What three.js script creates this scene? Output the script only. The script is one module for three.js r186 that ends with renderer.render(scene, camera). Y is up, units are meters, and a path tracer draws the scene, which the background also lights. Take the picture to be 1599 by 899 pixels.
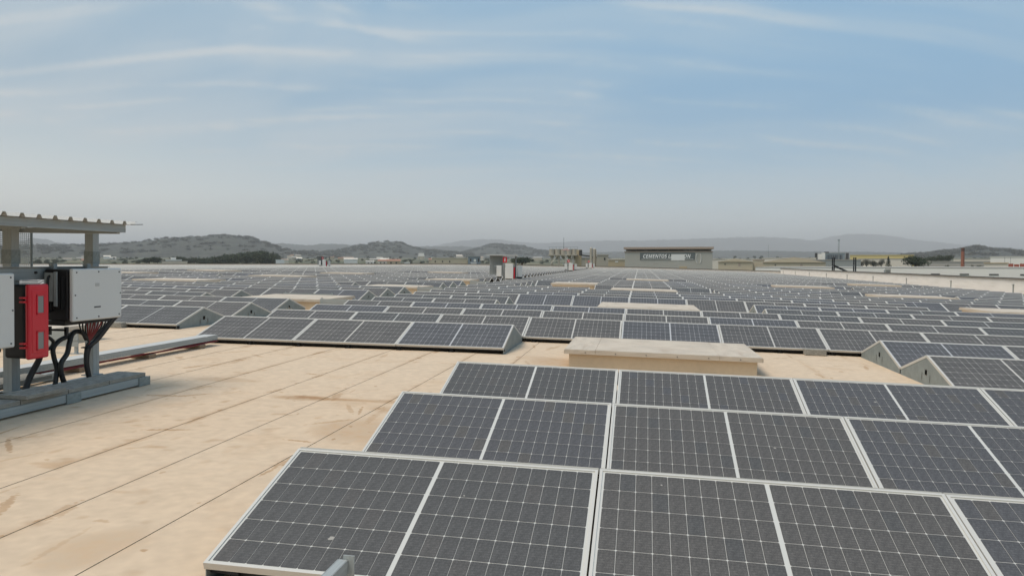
import * as THREE from 'three';
import { mergeGeometries } from 'three/addons/utils/BufferGeometryUtils.js';
import { RoundedBoxGeometry } from 'three/addons/geometries/RoundedBoxGeometry.js';
import { ImprovedNoise } from 'three/addons/math/ImprovedNoise.js';
import { FontLoader } from 'three/addons/loaders/FontLoader.js';
import { TextGeometry } from 'three/addons/geometries/TextGeometry.js';

// ------------------------------------------------------------------ camera, sky, sun, exposure
const scene = new THREE.Scene();
const W0 = 1599, H0 = 899, FPX = 1195.44, YAW = -0.16546, PITCH = -0.0332, EYE = 1.55;
const camera = new THREE.PerspectiveCamera(2 * Math.atan(H0 / 2 / FPX) * 180 / Math.PI, W0 / H0, 0.1, 60000);
camera.position.set(0, EYE, 0);
const fwd = new THREE.Vector3(Math.sin(YAW) * Math.cos(PITCH), Math.sin(PITCH), -Math.cos(YAW) * Math.cos(PITCH));
camera.lookAt(camera.position.clone().add(fwd));
const SUN = new THREE.Vector3(-0.34, 0.90, 0.24).normalize();
const noise = new ImprovedNoise();
const fbm = (x, y, z, o = 5) => { let s = 0, a = 0.5, f = 1; for (let i = 0; i < o; i++) { s += a * noise.noise(x * f, y * f, z * f); a *= 0.5; f *= 2.03; } return s; };
const clamp = (x, a = 0, b = 1) => Math.min(b, Math.max(a, x));
const sstep = (a, b, x) => { const t = clamp((x - a) / (b - a)); return t * t * (3 - 2 * t); };
const mix = (a, b, t) => a + (b - a) * t;
const lin = c => { c /= 255; return c <= 0.04045 ? c / 12.92 : Math.pow((c + 0.055) / 1.055, 2.4); };
{
  const w = 2048, h = 1024, data = new Float32Array(w * h * 4);
  const sunAz = Math.atan2(SUN.x, -SUN.z);
  for (let j = 0; j < h; j++) {
    const el = ((j + 0.5) / h - 0.5) * Math.PI;
    for (let i = 0; i < w; i++) {
      const th = ((i + 0.5) / w - 0.5) * 2 * Math.PI;
      const dx = Math.cos(el) * Math.cos(th), dy = Math.sin(el), dz = Math.cos(el) * Math.sin(th);
      const az = Math.atan2(dx, -dz);
      const e = Math.max(0, el);
      let da = az - sunAz; da = Math.atan2(Math.sin(da), Math.cos(da));
      const away = 0.5 - 0.5 * Math.cos(da);
      const side = sstep(0.12, 0.95, away);
      const lift = sstep(0.0, 0.21, e - 0.012 + 0.05 * (side - 0.5));
      const hz = [mix(257, 232, side), mix(252, 237, side), mix(237, 233, side)];
      const up = [mix(170, 136, side), mix(187, 177, side), mix(199, 209, side)];
      const zen = [mix(150, 128, side), mix(178, 163, side), mix(204, 203, side)];
      const zt = sstep(0.25, 1.2, e);
      if (el < -0.02) { const o = (j * w + i) * 4; for (let k = 0; k < 3; k++) data[o + k] = lin(hz[k]); data[o + 3] = 1; continue; }
      const px = dx / (dy + 0.22), pz = dz / (dy + 0.22);
      const warp = fbm(px * 0.8 + 3.1, pz * 0.8, 1.7, 3);
      let c = fbm(px * 0.75 + 1.6 * warp + 9, pz * 2.1 + 0.6 * warp, 4.2, 6);
      let c2 = fbm(px * 0.5 + 20, pz * 4.5 + 1.2 * warp + px * 1.1, 8.9, 5);
      const c3 = fbm(px * 2.0 + 2.5 * warp + 40, pz * 13 + 4.2 * px + 3 * warp, 13.3, 6);
      let cl = sstep(-0.12, 0.36, c) * 0.6 + sstep(-0.02, 0.4, c2) * 0.5 + sstep(0.0, 0.38, c3) * 0.85 * sstep(-0.3, 0.2, c) + mix(0.14, 0, side);
      cl *= sstep(0.03, 0.16, e) * mix(0.95, 0.5, side);
      const low = sstep(0.09, 0.02, e) * 0.25 * clamp(0.5 + 1.6 * fbm(az * 4, e * 40, 2, 4));
      const rgb = [];
      for (let k = 0; k < 3; k++) {
        let v = mix(hz[k], up[k], lift);
        v = mix(v, zen[k], zt);
        v = mix(v, [208, 212, 214][k], clamp(cl) * 0.8);
        v = mix(v, [188, 192, 192][k], low);
        rgb.push(lin(v));
      }
      const sd = dx * SUN.x + dy * SUN.y + dz * SUN.z;
      const glow = 1 + 0.9 * Math.exp(-(1 - sd) / 0.10);
      const o = (j * w + i) * 4;
      data[o] = rgb[0] * glow; data[o + 1] = rgb[1] * glow; data[o + 2] = rgb[2] * glow; data[o + 3] = 1;
    }
  }
  const t = new THREE.DataTexture(data, w, h, THREE.RGBAFormat, THREE.FloatType);
  t.mapping = THREE.EquirectangularReflectionMapping; t.magFilter = THREE.LinearFilter; t.minFilter = THREE.LinearFilter; t.wrapS = THREE.RepeatWrapping;
  t.needsUpdate = true;
  scene.background = t; scene.environment = t;
}
const sun = new THREE.DirectionalLight(0xffeedb, 2.45);
sun.position.copy(SUN).multiplyScalar(120); sun.castShadow = true; sun.shadow.radius = 52;
Object.assign(sun.shadow.camera, { left: -90, right: 90, top: 90, bottom: -90, near: 1, far: 400 }); sun.shadow.mapSize.set(4096, 4096);
scene.add(sun); scene.add(sun.target);
const renderer = new THREE.WebGLRenderer({ antialias: true });
renderer.setSize(1024, 575); renderer.toneMapping = THREE.LinearToneMapping; renderer.toneMappingExposure = 1.08; renderer.shadowMap.enabled = true;
scene.fog = new THREE.FogExp2(0xfdfdfb, 0.000145);

// ------------------------------------------------------------------ helpers
let seed = 12345;
const rnd = () => { seed |= 0; seed = seed + 0x6D2B79F5 | 0; let t = Math.imul(seed ^ seed >>> 15, 1 | seed); t = t + Math.imul(t ^ t >>> 7, 61 | t) ^ t; return ((t ^ t >>> 14) >>> 0) / 4294967296; };
const rr = (a, b) => a + (b - a) * rnd();
const used = {};
const numbered = n => { if (used[n] === undefined) { used[n] = 0; return n; } used[n]++; return n + '_' + String(used[n]).padStart(3, '0'); };
const shade = m => { m.castShadow = true; m.receiveShadow = true; return m; };
function tag(o, label, category, group, kind) { o.userData.label = label; if (category) o.userData.category = category; if (group) o.userData.group = group; if (kind) o.userData.kind = kind; return o; }
function mesh(name, geos, mat, parent = scene) {
  const g = Array.isArray(geos) ? (geos.length > 1 ? mergeGeometries(geos.map(q => q.index ? q.toNonIndexed() : q)) : geos[0]) : geos;
  const m = shade(new THREE.Mesh(g, mat));
  m.name = parent === scene ? numbered(name) : name; parent.add(m); return m;
}
function group(name, x = 0, y = 0, z = 0) { const g = new THREE.Group(); g.name = numbered(name); g.position.set(x, y, z); scene.add(g); return g; }
const box = (w, h, d, x = 0, y = 0, z = 0) => { const g = new THREE.BoxGeometry(w, h, d); g.translate(x, y, z); return g.toNonIndexed(); };
const rbox = (w, h, d, r, x = 0, y = 0, z = 0) => { const g = new RoundedBoxGeometry(w, h, d, 2, r); g.translate(x, y, z); return g.index ? g.toNonIndexed() : g; };
const cyl = (r0, r1, h, x = 0, y = 0, z = 0, n = 12) => { const g = new THREE.CylinderGeometry(r0, r1, h, n); g.translate(x, y, z); return g.toNonIndexed(); };
const tube = (pts, r, n = 24, s = 7) => new THREE.TubeGeometry(new THREE.CatmullRomCurve3(pts.map(p => new THREE.Vector3(...p))), n, r, s, false).toNonIndexed();
// pixel of the photograph -> point at horizontal distance D (used to lay out the far surroundings)
const right = new THREE.Vector3(Math.cos(YAW), 0, Math.sin(YAW)), upv = new THREE.Vector3().crossVectors(right, fwd);
function at(u, v, D) { const d = fwd.clone().addScaledVector(right, (u - 799.5) / FPX).addScaledVector(upv, (449.5 - v) / FPX); d.multiplyScalar(D / Math.hypot(d.x, d.z)); d.y += EYE; return d; }
const toPx = p => { const q = p.clone(); q.y -= EYE; const f = q.dot(fwd); return [799.5 + FPX * q.dot(right) / f, 449.5 - FPX * q.dot(upv) / f, f]; };

// roof shape: gently pitched to the right, flattening to the left (Z = metres away from the camera; three z = -Z)
const S1 = 0.0273, S2 = 0.0173, XB = -3, XF = -35;
const roofY = x => x > XB ? -S1 * x : x > XF ? -S1 * XB - S2 * (x - XB) : -S1 * XB - S2 * (XF - XB);
const roofS = x => x > XB ? S1 : x > XF ? S2 : 0;
function onRoof(o, x, Z, h = 0) { o.position.set(x, roofY(x) + h, -Z); o.rotation.z = -Math.atan(roofS(x)); return o; }

// ------------------------------------------------------------------ textures and materials
function dataTex(w, h, fn, srgb = true) {
  const d = new Uint8Array(w * h * 4);
  for (let j = 0; j < h; j++) for (let i = 0; i < w; i++) { const c = fn(i / w, j / h, i, j), o = (j * w + i) * 4; for (let k = 0; k < 3; k++) d[o + k] = clamp(Math.round(c[k]), 0, 255); d[o + 3] = 255; }
  const t = new THREE.DataTexture(d, w, h); t.wrapS = t.wrapT = THREE.RepeatWrapping; t.magFilter = THREE.LinearFilter; t.minFilter = THREE.LinearMipmapLinearFilter; t.generateMipmaps = true;
  if (srgb) t.colorSpace = THREE.SRGBColorSpace; t.needsUpdate = true; return t;
}
// tileable noise on a torus-like lattice
const PERM = new Uint16Array(4096); { let s = 77; for (let i = 0; i < 4096; i++) { s = (s * 1103515245 + 12345) & 0x7fffffff; PERM[i] = s >> 12; } }
const VAL = new Float32Array(65536); { let s = 991; for (let i = 0; i < 65536; i++) { s = (s * 1103515245 + 12345) & 0x7fffffff; VAL[i] = (s >> 8) % 20001 / 10000 - 1; } }
function tnoise(u, v, f, z) {                                               // tileable value noise with f cells per tile
  const x = u * f, y = v * f, xi = Math.floor(x), yi = Math.floor(y); let a = x - xi, b = y - yi; a = a * a * (3 - 2 * a); b = b * b * (3 - 2 * b);
  const s = (z * 131) | 0, x0 = xi % f, x1 = (xi + 1) % f, y0 = PERM[(yi % f + s) & 4095], y1 = PERM[((yi + 1) % f + s) & 4095];
  const p = VAL[(y0 * 7 + x0 * 613 + s) & 65535], q = VAL[(y0 * 7 + x1 * 613 + s) & 65535], r = VAL[(y1 * 7 + x0 * 613 + s) & 65535], t = VAL[(y1 * 7 + x1 * 613 + s) & 65535];
  const m = p + (q - p) * a, n = r + (t - r) * a; return (m + (n - m) * b) * 0.8;
}
const tf = (u, v, f, z, o = 4) => { let s = 0, a = 0.5; for (let i = 0; i < o; i++) { s += a * tnoise(u, v, f, z + i * 7.3); a *= 0.5; f *= 2; } return s; };
const TILE = 14;                                                            // metres of roof per texture tile
const SEAMS = [-13.6, -12.7, -11.8, -10.9, -10, -9.1, -8.2, -7.35, -6.55, -5.78, -5.01, -4.04, -3.34, -2.62, -1.85, -1.0, -0.1, 0.8, 1.7, 2.6, 3.5, 4.4, 5.3, 6.2, 7.1, 8, 8.9, 9.8, 10.7, 11.6, 12.5, 13.4, 14.3, 15.2, 16.1, 17, 17.9, 18.8, 19.7, 20.6, 21.5, 22.4, 23.3, 24.2];
const stains = [];                                                          // dirt patches [X, Z, rx, rz, strength]
[[-3.1, 7.72, 1.15, 0.17, 0.85], [-2.3, 7.4, 0.8, 0.22, 0.5], [-2.5, 6.4, 0.5, 0.5, 0.35], [-1.35, 11.5, 0.5, 0.7, 0.45], [-0.9, 10.7, 0.9, 0.3, 0.4], [-2.75, 3.5, 0.25, 0.3, 0.28], [-4.7, 4.6, 0.3, 0.25, 0.3], [2.2, 10.6, 0.6, 0.35, 0.35], [-4.9, 8.6, 0.6, 0.2, 0.3]].forEach(s => stains.push(s));
const marks = new Float32Array(2048 * 2048);
{ // scuffs, drips and grit stamped with hard, uneven outlines
  const N = 2048;
  for (let k = 0; k < 900; k++) {
    const bySeam = rnd() < 0.45, cx = bySeam ? (SEAMS[7 + Math.floor(rnd() * 14)] + 10 + rr(-0.05, 0.12)) / TILE : rnd(), cy = rnd(), small = rnd() < 0.6;
    const L = (small ? rr(0.008, 0.04) : rr(0.05, 0.30)) / TILE * N, Wd = (small ? rr(0.006, 0.02) : rr(0.008, 0.05)) / TILE * N, a = bySeam ? 1.57 + rr(-0.2, 0.2) : rr(0, 3.14), st = rr(0.15, 0.7), R = Math.ceil(L) + 2;
    for (let y = -R; y <= R; y++) for (let x = -R; x <= R; x++) {
      const p = (x * Math.cos(a) + y * Math.sin(a)) / L, q = (-x * Math.sin(a) + y * Math.cos(a)) / Math.max(Wd, 0.8), e = p * p + q * q + 1.2 * noise.noise((x + k * 31) * 0.22, y * 0.22, k * 1.7);
      if (e < 1) { const ix = ((Math.floor(cx * N) + x) % N + N) % N, iy = ((Math.floor(cy * N) + y) % N + N) % N; marks[iy * N + ix] = Math.max(marks[iy * N + ix], st * (small ? 1 : clamp((1 - e) * 2.5))); }
    }
  }
}
const roofTex = dataTex(2048, 2048, (u, v, i, j) => {
  const X = u * TILE - 10, Z = v * TILE;                                    // tile origin at X=-10, Z=0
  const big = tf(u, v, 4, 1.3, 7), med = tf(u, v, 26, 5.7, 6), fine = tf(u, v, 220, 9.1, 2);
  let dirt = clamp(0.06 + 0.4 * big) * 0.4 + clamp(med * 1.3 - 0.28) * 0.4;
  let near = 9; for (const s of SEAMS) { const d = X - s; if (Math.abs(d) < Math.abs(near)) near = d; }
  const edge = Math.exp(-Math.abs(near + 0.01) / 0.035) * clamp(0.25 + 2.6 * tf(u, v, 16, 31.7, 3));
  dirt += edge * 0.36;
  for (const [sx, sz, a, b, k] of stains) { const q = Math.hypot((X - sx) / a, (Z - sz) / b) + 0.9 * med + 0.5 * big; dirt += k * sstep(1.15, 0.35, q) * (0.75 + 0.9 * fine); }
  const spk = clamp(tf(u, v, 90, 44.4, 2) * 3 - 0.85) * clamp(big * 3 + 0.3);
  dirt = clamp(dirt + spk * 0.5 + marks[j * 2048 + i] * 0.8);
  const g = 1 + 0.07 * fine + 0.02 * med + 0.03 * big;
  return [mix(204, 158, dirt) * g, mix(183, 124, dirt) * g, mix(156, 88, dirt) * g];
});
const roofBump = dataTex(512, 512, (u, v) => { const n = 128 + 95 * tf(u, v, 230, 3.3, 2); return [n, n, n]; }, false);
const M = {};
const std = (o) => new THREE.MeshStandardMaterial(o);
M.membrane = std({ map: roofTex, roughness: 0.85, bumpMap: roofBump, bumpScale: 0.0015 });
M.roofbase = std({ color: new THREE.Color().setRGB(0.38, 0.29, 0.20), roughness: 0.95 });
const galvTex = dataTex(256, 256, (u, v) => { const n = 1 + 0.10 * tf(u, v, 5, 2.2, 4) + 0.05 * tf(u, v, 40, 7.1, 2); return [158 * n, 163 * n, 161 * n]; });
M.galv = std({ map: galvTex, roughness: 0.6, metalness: 0.12 });
const plateTex = dataTex(256, 256, (u, v) => { const n = 1 + 0.14 * tf(u, v, 6, 12.2, 4) + 0.05 * tf(u, v, 50, 3.1, 2); return [136 * n, 143 * n, 140 * n]; });
M.plate = std({ map: plateTex, roughness: 0.6, metalness: 0.2 });
M.alu = std({ color: 0xc9c6bd, roughness: 0.5, metalness: 0.15 });
M.aluDirty = std({ color: 0xbdb5a5, roughness: 0.6, metalness: 0.1 });
M.sheet = new THREE.MeshPhysicalMaterial({ color: 0xc4c3bb, roughness: 0.5, clearcoat: 0.3, clearcoatRoughness: 0.35 });
M.black = std({ color: 0x17181a, roughness: 0.6 });
M.rubber = std({ color: 0x1d1d1e, roughness: 0.85 });
M.cable = std({ color: 0x1a1b1c, roughness: 0.5 });
M.redCable = std({ color: 0x7c1d1f, roughness: 0.5 });
M.white = std({ color: 0xd6d6d1, roughness: 0.45 });
M.offwhite = std({ color: 0xb9b9b4, roughness: 0.5 });
M.red = new THREE.MeshPhysicalMaterial({ color: 0xd3182f, roughness: 0.35, clearcoat: 0.3, clearcoatRoughness: 0.3 });
M.clearwin = std({ color: 0x8b8b88, roughness: 0.2 });
M.screw = std({ color: 0x4c4d4e, roughness: 0.4, metalness: 0.6 });
const concTex = dataTex(256, 256, (u, v) => { const n = 1 + 0.25 * tf(u, v, 10, 1.9, 4) + 0.16 * tf(u, v, 60, 8.8, 2); return [142 * n, 138 * n, 128 * n]; });
M.conc = std({ map: concTex, roughness: 0.95 });
M.wood = std({ color: 0x8a7660, roughness: 0.9 });
const lidTex = dataTex(512, 512, (u, v) => { const n = 1 + 0.10 * tf(u, v, 5, 14.2, 5) + 0.04 * tf(u, v, 60, 3.9, 2), d = clamp(tf(u, v, 7, 22.2, 4) * 1.5 - 0.1); return [mix(192, 178, d) * n, mix(180, 162, d) * n, mix(162, 142, d) * n]; });
M.lid = std({ map: lidTex, roughness: 0.7 });
const upTex = dataTex(512, 512, (u, v) => { const n = 1 + 0.06 * tf(u, v, 6, 17.2, 4) + 0.03 * tf(u, v, 80, 5.9, 2), d = clamp(tf(u, v, 9, 27.2, 4) * 1.6 - 0.2); return [mix(213, 196, d) * n, mix(193, 168, d) * n, mix(163, 130, d) * n]; });
M.upstand = std({ map: upTex, roughness: 0.8 });
const wallTex = dataTex(512, 512, (u, v) => { const n = 1 + 0.06 * tf(u, v, 6, 24.2, 5), d = clamp(tf(u, v, 10, 2.7, 4) * 1.4 - 0.15); return [mix(227, 212, d) * n, mix(225, 208, d) * n, mix(219, 197, d) * n]; });
M.parapet = std({ map: wallTex, roughness: 0.85 });
M.coping = std({ color: 0x4b4a47, roughness: 0.6 });
// solar cells: the near modules have one mesh per cell, farther ones the same layout as a print
const ML = 1.766, MW = 1.040, PITCHX = 1.775, PB = 1.82, TILT = 0.29, FR = 0.016;
const CW = 0.08435, CH = 0.1645, HALF = 0.8435, GAPC = 0.022;
const cellTex = dataTex(128, 256, (u, v) => { const b = Math.abs(((v * 9) % 1) - 0.5) > 0.455 ? 1 : 0; const n = 1 + 0.30 * tf(u, v, 30, 3.1, 2) + 0.16 * tf(u, v, 6, 5.1, 3); const c = mix(80, 105, b * 0.8) * n; return [c, c * 0.975, c * 0.935]; });
const cellCols = [[0.92, 0.95, 0.99], [1.0, 1.0, 1.02], [0.94, 0.98, 1.09], [1.05, 1.04, 1.04]];
M.cells = cellCols.map(c => new THREE.MeshPhysicalMaterial({ map: cellTex, color: new THREE.Color().setRGB(...c), roughness: 0.62, specularIntensity: 0.6, clearcoat: 0.08, clearcoatRoughness: 0.2 }));
const faceTex = (() => {
  const w = 1024, h = 612, iw = ML - 2 * FR, ih = MW - 2 * FR;
  return dataTex(w, h, (u, v) => {
    const x = u * iw - (iw - 2 * HALF - GAPC) / 2, y = v * ih - (ih - 6 * CH) / 2;
    let hx = x; let ok = true;
    if (x > HALF + GAPC) hx = x - HALF - GAPC; else if (x > HALF) ok = false;
    if (x < 0 || y < 0 || hx > HALF || y > 6 * CH) ok = false;
    const cx = hx % CW, cy = y % CH, g = 0.0013;
    if (cx < g || cx > CW - g || cy < 0.0017 || cy > CH - 0.0017) ok = false;
    const ax = Math.min(cx, CW - cx), ay = Math.min(cy, CH - cy);
    if (ax + ay < 0.010) ok = false;
    const n = 1 + 0.14 * tf(u, v, 90, 3.1, 2) + 0.12 * tf(u, v, 7, 5.1, 3);
    if (!ok) return [178 * (0.9 + 0.1 * n), 176 * (0.9 + 0.1 * n), 168 * (0.9 + 0.1 * n)];
    const b = Math.abs(((cy / CH * 9) % 1) - 0.5) > 0.455 ? 0.8 : 0;
    const c = mix(80, 105, b) * n; return [c, c * 0.975, c * 0.935];
  });
})();
M.faces = cellCols.map(c => new THREE.MeshPhysicalMaterial({ map: faceTex, color: new THREE.Color().setRGB(...c), roughness: 0.62, specularIntensity: 0.6, clearcoat: 0.08, clearcoatRoughness: 0.2 }));

// ------------------------------------------------------------------ roof
const ZFAR = 142, XR = 24.7;
{
  const xs = [-150, XF, XB, XR + 0.3], z0 = 6, z1 = -ZFAR - 0.6, pos = [], idx = [];
  const base = group('roof', 0, 0, 0); tag(base, 'large flat factory roof under beige coated membrane sheets', undefined, undefined, 'structure');
  const slab = [];
  for (let i = 0; i < 3; i++) {
    const x0 = xs[i], x1 = xs[i + 1], y0 = roofY(x0 + 1e-6), y1 = roofY(x1);
    const sh = new THREE.Shape([[x0, y0 - 0.004], [x1, y1 - 0.004], [x1, y1 - 0.5], [x0, y0 - 0.5]].map(p => new THREE.Vector2(...p)));
    const g = new THREE.ExtrudeGeometry(sh, { depth: z0 - z1, bevelEnabled: false }); g.translate(0, 0, z1); slab.push(g);
  }
  mesh('roof_slab', slab, M.roofbase, base);
  const strip = (a, b, y0, y1, lift) => {                                    // one membrane sheet, its far edge lapped a few mm over the next
    const p = [[a, y0, z0], [b, y1 + lift, z0], [b, y1 + lift, -ZFAR], [a, y0, -ZFAR], [b, y1 - 0.004, z0], [b, y1 - 0.004, -ZFAR]];
    const g = new THREE.BufferGeometry();
    g.setAttribute('position', new THREE.Float32BufferAttribute(p.flat(), 3));
    g.setAttribute('uv', new THREE.Float32BufferAttribute(p.flatMap(q => [(q[0] + 10) / TILE, -q[2] / TILE]), 2));
    g.setIndex([0, 1, 2, 0, 2, 3, 1, 4, 5, 1, 5, 2]); g.computeVertexNormals(); return g.toNonIndexed();
  };
  for (let i = 0; i < SEAMS.length - 1; i++) {
    const a = SEAMS[i] + 0.0022, b = SEAMS[i + 1] - 0.0018;
    const g = strip(a, b, roofY(a) + 0.0015, roofY(b), 0.0045); g.computeVertexNormals();
    mesh('membrane_sheet', g, M.membrane, base);
  }
  const gl = [strip(-35, SEAMS[0], roofY(-34.99), roofY(SEAMS[0]), 0.003), strip(-150, -35, roofY(-36), roofY(-36), 0)]; gl.forEach(g => g.translate(0, 0.003, 0));
  mesh('membrane_field', gl, M.membrane, base);
}
// building body under the roof, parapets
{
  const g = group('factory_building', 0, -11, 0); tag(g, 'pale factory building carrying the solar roof', 'building');
  mesh('wall', box(175.4, 10.0, ZFAR + 5, -62.4, 5.0, -ZFAR / 2 + 3), M.parapet, g);
}
{
  const p = group('roof_parapet', XR, roofY(XR), 0); tag(p, 'white parapet wall with dark coping along the low side of the roof', 'parapet');
  p.rotation.z = 0;
  const L = 10.4; let k = 0;
  for (let Z = 4; Z < ZFAR; Z += L, k++) {
    const l = Math.min(L, ZFAR - Z) - 0.012;
    mesh('wall_panel', box(0.16, 1.13, l, 0.08, 0.565, -Z - l / 2), M.parapet, p);
    const post = mesh('joint_post', [box(0.05, 0.72, 0.10, -0.028, 0.42, -Z), box(0.09, 0.03, 0.22, -0.05, 0.75, -Z), box(0.14, 0.02, 0.24, -0.075, 0.02, -Z)], M.galv, p);
  }
  mesh('coping', box(0.34, 0.07, ZFAR - 4, 0.08, 1.166, -(ZFAR + 4) / 2), M.coping, p);
  mesh('coping_seal', box(0.008, 0.02, ZFAR - 4, -0.005, 1.06, -(ZFAR + 4) / 2), M.screw, p);
}
{
  const p = group('roof_parapet', 0, 0, -ZFAR); tag(p, 'low white parapet with dark coping closing the far end of the roof', 'parapet');
  const xs = [-150, XF, XB, XR + 0.16];
  for (let i = 0; i < 3; i++) {
    const x0 = xs[i], x1 = xs[i + 1], y0 = roofY(x0 + 1e-6), y1 = roofY(x1), h = 0.62;
    const mk = (a, b, d, z) => { const sh = new THREE.Shape([[x0, y0 + a], [x1, y1 + a], [x1, y1 + b], [x0, y0 + b]].map(q => new THREE.Vector2(...q))); const g = new THREE.ExtrudeGeometry(sh, { depth: d, bevelEnabled: false }); g.translate(0, 0, z); return g; };
    mesh('wall_panel', mk(0, h, 0.18, -0.25), M.parapet, p);
    mesh('coping', mk(h + 0.001, h + 0.10, 0.36, -0.34), M.coping, p);
  }
}

// ------------------------------------------------------------------ solar panels
const frameGeo = (() => {
  const t = 0.035, a = FR, y = t / 2;
  return mergeGeometries([box(ML, t, a, 0, y, -a / 2), box(ML, t, a, 0, y, -MW + a / 2), box(a, t, MW - 2 * a, -ML / 2 + a / 2, y, -MW / 2), box(a, t, MW - 2 * a, ML / 2 - a / 2, y, -MW / 2),
    box(ML - 2 * a, 0.002, 0.03, 0, 0.001, -0.027), box(ML - 2 * a, 0.002, 0.03, 0, 0.001, -MW + 0.027)]);
})();
const faceGeo = (() => { const g = new THREE.PlaneGeometry(ML - 2 * FR, MW - 2 * FR); g.rotateX(-Math.PI / 2); g.translate(0, 0.031, -MW / 2); return g; })();
const backGeo = (() => { const g = box(ML - 2 * FR, 0.004, MW - 2 * FR, 0, 0.0275, -MW / 2); return g; })();
const cellGeo = (() => {
  const w = (CW - 0.0024) / 2, h = (CH - 0.0040) / 2, c = 0.0048;
  const sh = new THREE.Shape([[-w + c, -h], [w - c, -h], [w, -h + c], [w, h - c], [w - c, h], [-w + c, h], [-w, h - c], [-w, -h + c]].map(p => new THREE.Vector2(...p)));
  const g = new THREE.ExtrudeGeometry(sh, { depth: 0.0014, bevelEnabled: false });
  const uv = g.attributes.uv, ps = g.attributes.position; for (let i = 0; i < uv.count; i++) uv.setXY(i, ps.getX(i) / (2 * w) + 0.5, ps.getY(i) / (2 * h) + 0.5);
  g.rotateX(-Math.PI / 2); g.translate(0, 0.0294, 0); return g;
})();
M.dropping = std({ color: 0x9d9a92, roughness: 0.9 });
const FRL = (n, r) => `dusty grey solar panel, ${n} from the bare-roof end of the ${r} foreground row`;
const droppings = { [FRL('first', 'first')]: [[-0.36, -0.26, 0.016], [0.2, -0.7, 0.006]], [FRL('second', 'first')]: [[-0.55, -0.93, 0.007], [0.4, -0.3, 0.008], [0.44, -0.34, 0.004]], [FRL('second', 'second')]: [[0.3, -0.5, 0.01]], [FRL('third', 'third')]: [[-0.2, -0.6, 0.012]] };
const E1 = new THREE.Euler(0, 0, 0, 'ZXY');
const LOWH = 0.09, DZ = MW * Math.cos(TILT), DY = MW * Math.sin(TILT), RIDGEH = LOWH + DY;
function makePanel(xc, Zr, label, grp, near, vi) {
  const g = group('solar_module'); tag(g, label, 'solar panel', grp);
  g.position.set(xc, roofY(xc) + LOWH - 0.02, -(Zr - DZ - 0.004)); g.rotation.set(TILT + rr(-0.004, 0.004), rr(-0.0012, 0.0012), -Math.atan(roofS(xc)) + rr(-0.0015, 0.0015), 'ZXY'); g.position.y += rr(-0.002, 0.002); if (!near && !label.includes('foreground')) g.scale.x = PB / PITCHX;
  mesh('frame', frameGeo, M.alu, g);
  if (!near) { mesh('cell_face', faceGeo, M.faces[vi], g); return g; }
  mesh('backsheet', backGeo, M.sheet, g);
  for (let hIdx = 0; hIdx < 2; hIdx++) for (let i = 0; i < 10; i++) for (let j = 0; j < 6; j++) {
    const c = mesh('cell', cellGeo, M.cells[(vi + ((i * 7 + j * 3 + hIdx) % 11 === 0 ? 1 : 0)) % 4], g);
    c.position.set(-HALF - GAPC / 2 + hIdx * (HALF + GAPC) + (i + 0.5) * CW, 0, -((MW - 6 * CH) / 2 + (j + 0.5) * CH));
  }
  if (droppings[label]) for (const [x, z, r] of droppings[label]) { const pts = []; for (let k = 0; k < 11; k++) { const a = k / 11 * 6.283, q = r * rr(0.6, 1.25); pts.push(new THREE.Vector2(Math.cos(a) * q, Math.sin(a) * q)); } const dg = new THREE.ExtrudeGeometry(new THREE.Shape(pts), { depth: 0.0008, bevelEnabled: false }); dg.rotateX(-Math.PI / 2); dg.translate(x, 0.0309, z); mesh('bird_dropping', dg, M.dropping, g); }
  return g;
}
const RZ = k => 11.1 + 2.04 * k;
const KMAX = 63, facing = [], backs = [];
const addSlot = (xc, Zr, row, block, n) => { facing.push({ xc, Zr, row, block, n }); backs.push({ xc, Zr, block }); };
for (let r = 0; r < 3; r++) for (let i = 0; i < 6; i++) addSlot(-2.0 + (i + 0.5) * PITCHX, 4.235 + 2.0 * r, r, 'front', i);
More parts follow.
